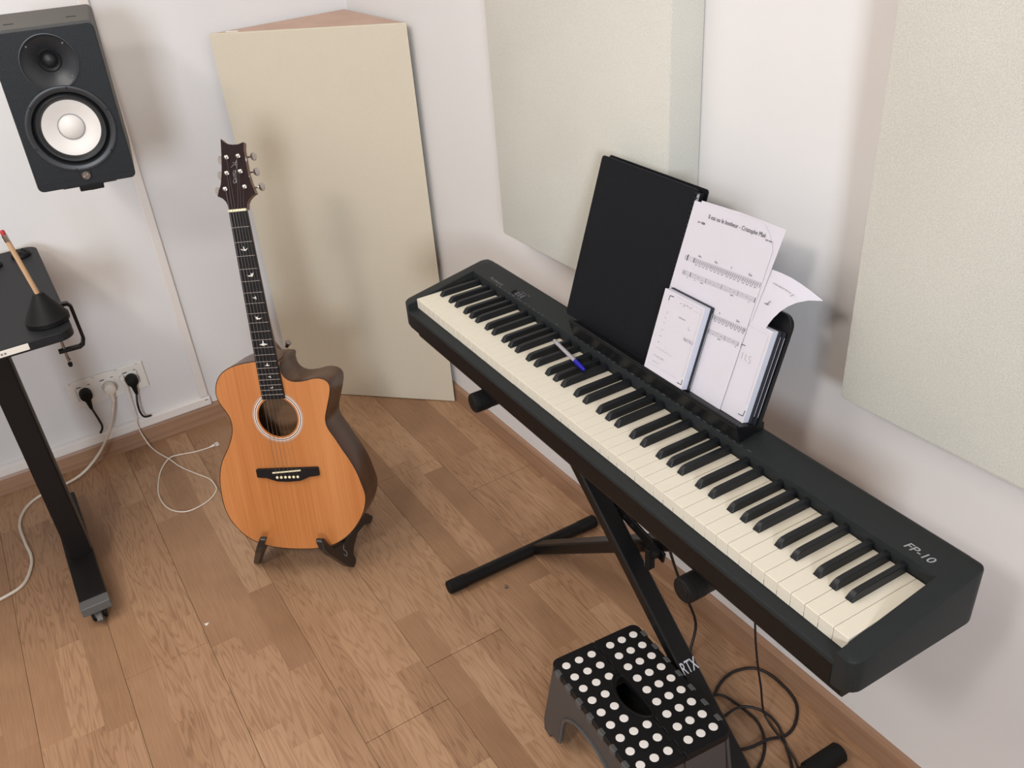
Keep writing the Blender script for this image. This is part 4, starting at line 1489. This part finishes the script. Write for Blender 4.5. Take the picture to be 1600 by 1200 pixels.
bf = G().rings([rrx(0.001, 0.044), rrx(0.0, 0.0435), rrx(0.0, 0.002), rrx(0.0015, 0.0, 0.011)]).obj('baffle', M['spk'], None, base=sbase)
cuts = [G().lathe([(0.0560, -0.01), (0.0560, 0.040)], (TC[0], 0, TC[1]), (0, 1, 0), 56).obj('c', M['spk'], None, base=sbase),
        G().lathe([(0.0790, -0.01), (0.0790, 0.040)], (WC[0], 0, WC[1]), (0, 1, 0), 64).obj('c', M['spk'], None, base=sbase)]
boolcut(bf, cuts)
bf.parent = sp
for p in bf.data.polygons:
    p.use_smooth = False


def disc(prof_, c, name, m, parent=sp, n=56, label=None, open_=True):
    """open rings: revolve the profile and back so that nothing caps the middle"""
    n_ = n
    cs_ = [(math.cos(2*PI*k/n_), math.sin(2*PI*k/n_)) for k in range(n_)]
    g_ = G()
    rr_ = [[(c[0]+r*a, -h, c[1]+r*b) for a, b in cs_] for r, h in prof_]
    if open_:
        back = [[(c[0]+r*a, -h+0.0008, c[1]+r*b) for a, b in cs_] for r, h in prof_[::-1]]
        g_.rings(rr_+back, closed=True)
    else:
        g_.rings(rr_)
    return g_.obj(name, m, parent, smooth=35, base=sbase, label=label)


# heights are measured out of the baffle; negative is recessed
disc([(0.0585, 0.0004), (0.0580, 0.0018), (0.0562, 0.0020), (0.0545, -0.0010), (0.0480, -0.0050), (0.0400, -0.0105), (0.0310, -0.0180), (0.0240, -0.0260)], TC, 'tweeter_horn', M['spk_ring'])
disc([(0.0240, -0.0262), (0.0215, -0.0240), (0.0190, -0.0262), (0.0150, -0.0290)], TC, 'tweeter_ring', M['spk_rubber'])
disc([(0.0160, -0.0300), (0.0150, -0.0265), (0.0110, -0.0225), (0.0060, -0.0205), (0.0004, -0.0198)], TC, 'tweeter_dome', M['spk_rubber'], open_=False)
for a in (0.75, 2.35, -0.75):
    disc([(0.0022, -0.0060), (0.0022, -0.0026), (0.0010, -0.0020)], (TC[0]+0.0495*math.cos(a), TC[1]+0.0495*math.sin(a)), 'screw', M['print_dim'], n=10, open_=False)
disc([(0.0925, 0.0004), (0.0915, 0.0026), (0.0885, 0.0034), (0.0850, 0.0026), (0.0800, 0.0010), (0.0780, -0.0040)], WC, 'woofer_rim', M['spk_ring'])
disc([(0.0784, -0.0060), (0.0760, -0.0090), (0.0735, -0.0040), (0.0700, -0.0010), (0.0660, -0.0015), (0.0620, -0.0065), (0.0600, -0.0110)], WC, 'surround', M['spk_rubber'])
disc([(0.0602, -0.0108), (0.0590, -0.0106), (0.0430, -0.0165), (0.0275, -0.0215)], WC, 'woofer_cone', M['cone'], label='white woofer cone')
disc([(0.0285, -0.0204), (0.0281, -0.0196), (0.0269, -0.0196), (0.0264, -0.0208)], WC, 'cap_ring', M['print'])
disc([(0.0266, -0.0210), (0.0240, -0.0176), (0.0180, -0.0138), (0.0100, -0.0112), (0.0004, -0.0104)], WC, 'dust_cap', M['cone'], open_=False)
for a in [k*PI/3+0.35 for k in range(6)]:
    disc([(0.0024, 0.0010), (0.0024, 0.0046), (0.0012, 0.0050)], (WC[0]+0.0880*math.cos(a), WC[1]+0.0880*math.sin(a)), 'screw', M['spk'], n=10, open_=False)
G().box(-0.0105, 0.0130, -0.0030, 0.0010, -0.1500, -0.1330, 0.001).obj('badge_plate', M['spk'], sp, base=sbase)
bd = G().lathe([(0.0088, 0.003), (0.0088, 0.0042), (0.0076, 0.0042), (0.0074, 0.0037)], (0.0012, 0, -0.1430), (0, -1, 0), 20).obj('badge', M['steel'], sp, base=sbase, label='round silver badge with crossed forks')
g = G()
for a in (0, PI/3, 2*PI/3):
    c_, s_ = math.cos(a+PI/2), math.sin(a+PI/2)
    g.beam((0.0012-0.0070*c_, -0.0042, -0.1430-0.0070*s_), (0.0012+0.0070*c_, -0.0042, -0.1430+0.0070*s_), (s_, 0, -c_), 0.0013, 0.0006)
g.obj('fork_emblem', M['chrome'], bd, base=sbase)
G().beam((-0.1035, -0.0006, -0.1470), (0.1035, -0.0006, -0.1470), (0, 0, 1), 0.0014, 0.0014).obj('baffle_seam', M['spk_rubber'], sp, base=sbase)
for x in (-0.066, 0.062):
    G().prism([(x-0.009, 0.113), (x-0.011, 0.119), (x-0.008, 0.121), (x+0.009, 0.119), (x+0.011, 0.113), (x+0.008, 0.111)], lambda p, z: (p[0], p[1], z), H2-0.0005, H2+0.0006).obj('mount_slot', M['rubber'], sp, base=sbase)

# wall bracket holding the speaker
brb = Vector((WX, 0.27, 1.0))
br = thing('wall_bracket', 'black steel wall bracket arm under the loudspeaker', 'bracket', brb)
P0 = SQ+SR @ Vector((0, 0.10, -H2-0.006))
g = G()
cr = [SQ+SR @ Vector((a, b, c)) for c in (-H2-0.0005, -H2-0.0045) for a, b in ((-0.055, 0.012), (0.060, 0.012), (0.060, 0.19), (-0.055, 0.19))]
g.add([tuple(p) for p in cr], [(0, 1, 2, 3), (4, 5, 6, 7)[::-1], (0, 1, 5, 4), (1, 2, 6, 5), (2, 3, 7, 6), (3, 0, 4, 7)])
g.obj('tray', M['steel_black'], br, base=brb)
g = G()
lipc = [SQ+SR @ Vector((a, b, c)) for c in (-H2-0.0045, -H2-0.0175) for a, b in ((-0.022, 0.016), (0.030, 0.016), (0.030, 0.05), (-0.022, 0.05))]
g.add([tuple(p) for p in lipc], [(0, 1, 2, 3), (4, 5, 6, 7)[::-1], (0, 1, 5, 4), (1, 2, 6, 5), (2, 3, 7, 6), (3, 0, 4, 7)])
g.obj('clamp_block', M['steel_black'], br, base=brb, bevel=0.002)
j1 = SQ+SR @ Vector((0.0, 0.12, -H2-0.0045))
j2 = j1+Vector((0, 0, -0.030))
wv = Vector((WX+0.012, 0.26, j2.z-0.01))
G().tube([tuple(j1), tuple(j2)], 0.014, 14).obj('swivel', M['steel_black'], br, smooth=40, base=brb)
G().beam(j2, wv, (0, 0, 1), 0.028, 0.020).obj('arm', M['steel_black'], br, base=brb)
G().box(WX, WX+0.012, 0.22, 0.30, j2.z-0.09, j2.z+0.06, 0.003).obj('wall_plate', M['steel_black'], br, base=brb)

# ------------------------------------------------------------------ desk
DZ = 0.75
dkb = Vector((-2.20, -0.135, 0))
dk = thing('standing_desk', 'black standing desk with single visible T-leg at the left edge', 'desk', dkb)
pts = roundrect(-2.700, -2.035, -1.35, 0.046, 0.035, 6)
G().prism(pts, lambda p, z: (p[0], p[1], z), DZ-0.022, DZ).obj('desktop', M['desk'], dk, base=dkb, bevel=0.002)
G().box(-2.205, -2.163, -0.163, -0.106, 0.066, DZ-0.022, 0.004).obj('column', M['desk_leg'], dk, base=dkb)
G().box(-2.225, -2.180, -0.155, -0.102, 0.066, DZ-0.022, 0.004).obj('column_sleeve', M['desk_grey'], dk, base=dkb)
G().prism([(-2.510, 0.046), (-2.510, 0.058), (-2.26, 0.072), (-1.990, 0.072), (-1.975, 0.070), (-1.975, 0.046)], lambda p, y: (p[0], y, p[1]), -0.172, -0.104).obj('foot_beam', M['desk_leg'], dk, base=dkb, bevel=0.002)
G().prism([(-1.975, 0.044), (-1.975, 0.071), (-1.948, 0.066), (-1.944, 0.044)], lambda p, y: (p[0], y, p[1]), -0.174, -0.102).obj('end_cap', M['desk_grey'], dk, base=dkb, bevel=0.002)
for cx_ in (-1.975, -2.480):
    c0 = Vector((cx_, -0.140, 0.021))
    G().box(cx_-0.028, cx_+0.020, -0.158, -0.122, 0.040, 0.046, 0.001).obj('caster_plate', M['desk_grey'], dk, base=dkb)
    G().prism([(cx_-0.022, 0.012), (cx_-0.026, 0.040), (cx_+0.018, 0.040), (cx_+0.022, 0.022), (cx_+0.010, 0.010)], lambda p, y: (p[0], y, p[1]), -0.150, -0.130).obj('caster_fork', M['desk_grey'], dk, base=dkb, bevel=0.002)
    for yy in (-0.158, -0.130):
        G().lathe([(0.014, 0), (0.019, 0.002), (0.020, 0.005), (0.020, 0.007), (0.014, 0.009)], (cx_, yy, 0.020), (0, 1, 0), 20).obj('caster_wheel', M['rubber'], dk, smooth=35, base=dkb)
    G().prism([(cx_+0.018, 0.026), (cx_+0.040, 0.018), (cx_+0.042, 0.026), (cx_+0.020, 0.038)], lambda p, y: (p[0], y, p[1]), -0.147, -0.133).obj('brake_lever', M['desk_grey'], dk, base=dkb, bevel=0.001)
G().box(-2.0348, -2.0336, -0.160, -0.052, DZ-0.0165, DZ-0.0015, 0.0003).obj('sticker', M['label'], dk, base=dkb, label='white sticker on desk edge')
g = G()
for i in range(5):
    y = -0.132+i*0.007
    g.box(-2.0337, -2.0332, y, y+0.0045, DZ-0.012, DZ-0.0075)
g.obj('sticker_print', M['ink_soft'], dk, base=dkb)

# round black objects on the desktop
g1 = thing('cable_grommet', 'small round black grommet near the back corner of the desktop', 'grommet', (-2.630, 0.002, DZ))
G().lathe([(0.024, 0), (0.026, 0.003), (0.024, 0.010), (0.018, 0.013), (0.008, 0.013)], (0, 0, 0), (0, 0, 1), 24).obj('cup', M['rubber'], g1, smooth=35)
for k in range(5):
    a = k*2*PI/5
    G().box(-0.004, 0.004, -0.003, 0.003, 0, 0.005, 0.001).obj('fin', M['rubber'], g1, loc=(0.014*math.cos(a), 0.014*math.sin(a), 0.012))
g1 = thing('rubber_puck', 'flat black puck half cut by the left photo edge on the desktop', 'puck', (-2.600, -0.075, DZ))
G().lathe([(0.026, 0), (0.027, 0.004), (0.022, 0.010), (0.006, 0.012)], (0, 0, 0), (0, 0, 1), 24).obj('puck', M['rubber'], g1, smooth=35)
G().box(-0.003, 0.022, -0.002, 0.002, 0.010, 0.013, 0.0008).obj('pointer', M['pcase'], g1)

# clamp with rubber cone holding a pencil
cc = Vector((-2.118, 0.004, DZ))
cl = thing('desk_clamp', 'black C-clamp with conical rubber base gripping the desk corner', 'clamp', cc)
G().lathe([(0.046, 0), (0.048, 0.002), (0.048, 0.012), (0.045, 0.016), (0.043, 0.020), (0.014, 0.068), (0.011, 0.072), (0.0065, 0.072)], (0, 0, 0), (0, 0, 1), 32).obj('rubber_cone', M['rubber'], cl, smooth=35)
cx = -2.160-cc.x
path = [(cx, 0.030, 0.016), (cx, 0.052, 0.014), (cx, 0.057, 0.006), (cx, 0.0585, -0.080), (cx, 0.053, -0.095), (cx, 0.045, -0.099), (cx, -0.004, -0.097)]
g = G()
P_ = [Vector(p) for p in path]
rs = []
for i, p in enumerate(P_):
    t_ = (P_[min(i+1, len(P_)-1)]-P_[max(i-1, 0)]).normalized()
    n_ = Vector((1, 0, 0))
    w_ = t_.cross(n_)
    rs.append([tuple(p+n_*a+w_*b) for a, b in ((-0.008, -0.004), (0.008, -0.004), (0.008, 0.004), (-0.008, 0.004))])
g.rings(rs)
g.obj('c_frame', M['steel_black'], cl, bevel=0.0015)
G().lathe([(0.0036, -0.022), (0.0036, -0.125), (0.0024, -0.126), (0.0024, -0.130)], (cx, 0.010, 0), (0, 0, 1), 12).obj('screw_rod', M['steel'], cl, smooth=35, label='steel clamp screw')
G().lathe([(0.002, -0.130), (0.0050, -0.132), (0.0056, -0.137), (0.0040, -0.142), (0.001, -0.143)], (cx, 0.010, 0), (0, 0, 1), 12).obj('screw_tip', M['rubber'], cl, smooth=35)
G().lathe([(0.010, -0.0222), (0.010, -0.026), (0.004, -0.028)], (cx, 0.010, 0), (0, 0, 1), 14).obj('pressure_pad', M['steel_black'], cl, smooth=35)
G().tube([(cx-0.004, 0.010, -0.112), (cx+0.016, 0.014, -0.118)], 0.0016, 8).obj('tommy_bar', M['steel'], cl, smooth=35)
p0 = Vector((-2.118, 0.004, DZ+0.0725))
p1 = Vector((-2.118, -0.0165, 0.978))
pdv = (p1-p0).normalized()
pl_ = (p1-p0).length
pc = thing('pencil', 'bare wooden pencil with metal ferrule standing upright in the black rubber cone', 'pencil', p0)
G().lathe([(0.0055, 0.0), (0.0055, pl_-0.024)], (0, 0, 0), pdv, 8).obj('shaft', M['pencil'], pc)
G().lathe([(0.0058, pl_-0.026), (0.0061, pl_-0.022), (0.0057, pl_-0.019), (0.0061, pl_-0.015), (0.0058, pl_-0.010)], (0, 0, 0), pdv, 16).obj('ferrule', M['chrome'], pc, smooth=30)
G().lathe([(0.0050, pl_-0.010), (0.0052, pl_-0.002), (0.0042, pl_)], (0, 0, 0), pdv, 14).obj('eraser', M['red'], pc, smooth=30, label='red eraser tip')

# ------------------------------------------------------------------ wall sockets, plugs and cords on the left
so = thing('wall_socket', 'white triple power socket low on the left wall above the trunking', 'socket', (WX, 0.098, 0.247))
G().box(0, 0.009, -0.118, 0.118, -0.046, 0.046, 0.002).obj('cover_plate', M['sock'], so)
for k, y in enumerate((-0.071, 0.0, 0.071)):
    m_ = G().box(0.009, 0.0115, y-0.0225, y+0.0225, -0.0225, 0.0225, 0.001).obj('socket_module', M['sock'], so)
    G().rings([[(0.0116+dx, y+r*math.cos(a), r*math.sin(a)) for a in [2*PI*j/24 for j in range(24)]] for r, dx in ((0.0215, 0.0), (0.0215, 0.0012), (0.0198, 0.0012), (0.0198, 0.0))], closed=True).obj('rim', M['sock'], m_)
    G().box(0.0115, 0.0120, y-0.020, y-0.006, 0.0245, 0.0275).obj('latch_slot', M['sockdark'], so)
    G().box(0.0091, 0.0095, y+0.014, y+0.022, 0.0245, 0.0268).obj('latch_slot', M['sockdark'], so)
for y in (-0.105, -0.035, 0.035, 0.100):
    G().box(0.0088, 0.0094, y-0.004, y+0.004, 0.0430, 0.0442).obj('clip_mark', M['sockdark'], so)
for y in (-0.0945, 0.0945):
    G().box(0.0091, 0.0096, y-0.0006, y+0.0006, -0.022, 0.023).obj('module_gap', M['sockdark'], so)


def plug(y, z, dirn, m, label, path, rc, mc):
    """schuko plug with body disc, neck, and its cord"""
    b0 = Vector((WX+0.012, y, z))
    t_ = thing('power_plug', label, 'plug', b0, group='plugs in the wall socket')
    G().lathe([(0.0185, 0.0012), (0.0190, 0.004), (0.0190, 0.024), (0.0165, 0.030), (0.008, 0.033), (0.001, 0.033)], (0, 0, 0), (1, 0, 0), 28).obj('plug_body', m, t_, smooth=35)
    d = Vector(dirn).normalized()
    a = Vector((0.018, 0, 0))+d*0.010
    G().tube([tuple(a), tuple(a+d*0.014), tuple(a+d*0.034), tuple(a+d*0.040)], [0.0120, 0.0085, 0.0058, 0.0045], 12).obj('strain_relief', m, t_, smooth=35)
    P_ = catmull([a+b0+d*0.036]+[Vector(p) for p in path], 6)
    G().tube([tuple(p-b0) for p in P_], rc, 8).obj('cord', mc, t_, smooth=60)
    return t_


plug(0.027, 0.250, (0, 0.02, -1), M['rubber'], 'black plug and short black cord in the left socket', [(-2.700, 0.036, 0.160), (-2.712, 0.038, 0.125), (-2.722, 0.027, 0.101)], 0.0036, M['cable_black'])
plug(0.169, 0.248, (0, 0.0, -1), M['rubber'], 'black plug and cord in the right socket beside the charger', [(-2.700, 0.161, 0.172), (-2.706, 0.160, 0.135), (-2.716, 0.168, 0.108), (-2.723, 0.190, 0.100)], 0.0034, M['cable_black'])
plug(0.098, 0.247, (0, -0.05, -1), M['plug_white'], 'cream plug in the middle socket with thick cord running to the floor',
     [(-2.690, 0.082, 0.177), (-2.688, 0.055, 0.120), (-2.695, 0.015, 0.062), (-2.680, -0.030, 0.030), (-2.668, -0.075, 0.010), (-2.655, -0.128, 0.0048), (-2.642, -0.202, 0.0048), (-2.600, -0.250, 0.0048), (-2.526, -0.275, 0.0048), (-2.423, -0.271, 0.0048), (-2.345, -0.264, 0.0048), (-2.287, -0.273, 0.0048), (-2.230, -0.301, 0.0048), (-2.208, -0.360, 0.0048), (-2.19, -0.48, 0.0048)], 0.0046, M['cable_beige'])
ub = Vector((WX+0.013, 0.143, 0.263))
uc = thing('charging_cable', 'thin white charging cable looping from the right socket onto the floor', 'cable', ub)
G().box(-0.001, 0.016, -0.007, 0.006, -0.006, 0.006, 0.0015).obj('usb_plug', M['sock'], uc)
pth = [(-2.711, 0.1425, 0.262), (-2.704, 0.1440, 0.250), (-2.703, 0.146, 0.225), (-2.702, 0.141, 0.191), (-2.705, 0.139, 0.118), (-2.716, 0.141, 0.060), (-2.706, 0.150, 0.014), (-2.690, 0.156, 0.003), (-2.645, 0.167, 0.0023), (-2.583, 0.189, 0.0023), (-2.516, 0.208, 0.0023), (-2.451, 0.238, 0.0023), (-2.396, 0.265, 0.0023), (-2.350, 0.272, 0.0023), (-2.316, 0.265, 0.0023), (-2.284, 0.231, 0.0023), (-2.271, 0.179, 0.0023), (-2.286, 0.145, 0.0023), (-2.327, 0.120, 0.0023), (-2.390, 0.112, 0.0023), (-2.454, 0.121, 0.0023), (-2.536, 0.149, 0.0023), (-2.583, 0.189, 0.0068), (-2.586, 0.225, 0.0035), (-2.572, 0.270, 0.0023), (-2.566, 0.318, 0.0023)]
pth = [p if p[0] > -2.7155 else (-2.7135, p[1], p[2]) for p in pth]
G().tube([tuple(p-ub) for p in catmull(pth, 5)], 0.0020, 7).obj('cord', M['cable_white'], uc, smooth=60)
g = G().tube([(-2.566-ub.x, 0.318-ub.y, 0.0032-ub.z), (-2.567-ub.x, 0.334-ub.y, 0.0040-ub.z)], [0.0030, 0.0042], 8)
g.obj('strain_relief', M['cable_white'], uc, smooth=35)
G().box(-0.0085, 0.0085, -0.006, 0.006, -0.0035, 0.0035, 0.001).obj('connector', M['plug_white'], uc, loc=(-2.567-ub.x, 0.342-ub.y, 0.0042-ub.z))

# ------------------------------------------------------------------ bits on the floor
bt = thing('bolt', 'tiny dark bolt lying on the floor beside the stand foot bar', 'bolt', (-1.448, 0.764, 0))
G().lathe([(0.0022, 0), (0.0044, 0.0), (0.0044, 0.004), (0.002, 0.0046)], (0, 0, 0), (0, 0, 1), 6).obj('head', M['steel'], bt)
G().tube([(0, 0, 0.002), (0.006, 0.005, 0.002)], 0.0018, 6).obj('shank', M['steel'], bt)
ch = G().prism([(0, 0), (0.011, 0.003), (0.008, 0.008), (0.003, 0.012)], lambda p, z: (p[0], p[1], z), 0.0, 0.0012).obj('paper_scrap', M['label'], None, loc=(-1.7892, 0.0799, 0.0001))
tag(ch, 'tiny pale paper scrap alone on the floor in front of the guitar', 'scrap')
wc = G().tube([tuple(p) for p in catmull([(0, 0, 0.0011), (0.006, 0.004, 0.0011), (0.012, 0.002, 0.0011), (0.014, -0.003, 0.0011)], 4)], 0.001, 6).obj('wire_clipping', M['rubber'], None, loc=(-1.035, 0.388, 0))
tag(wc, 'tiny curved black wire clipping on the floor at the bottom edge', 'scrap')
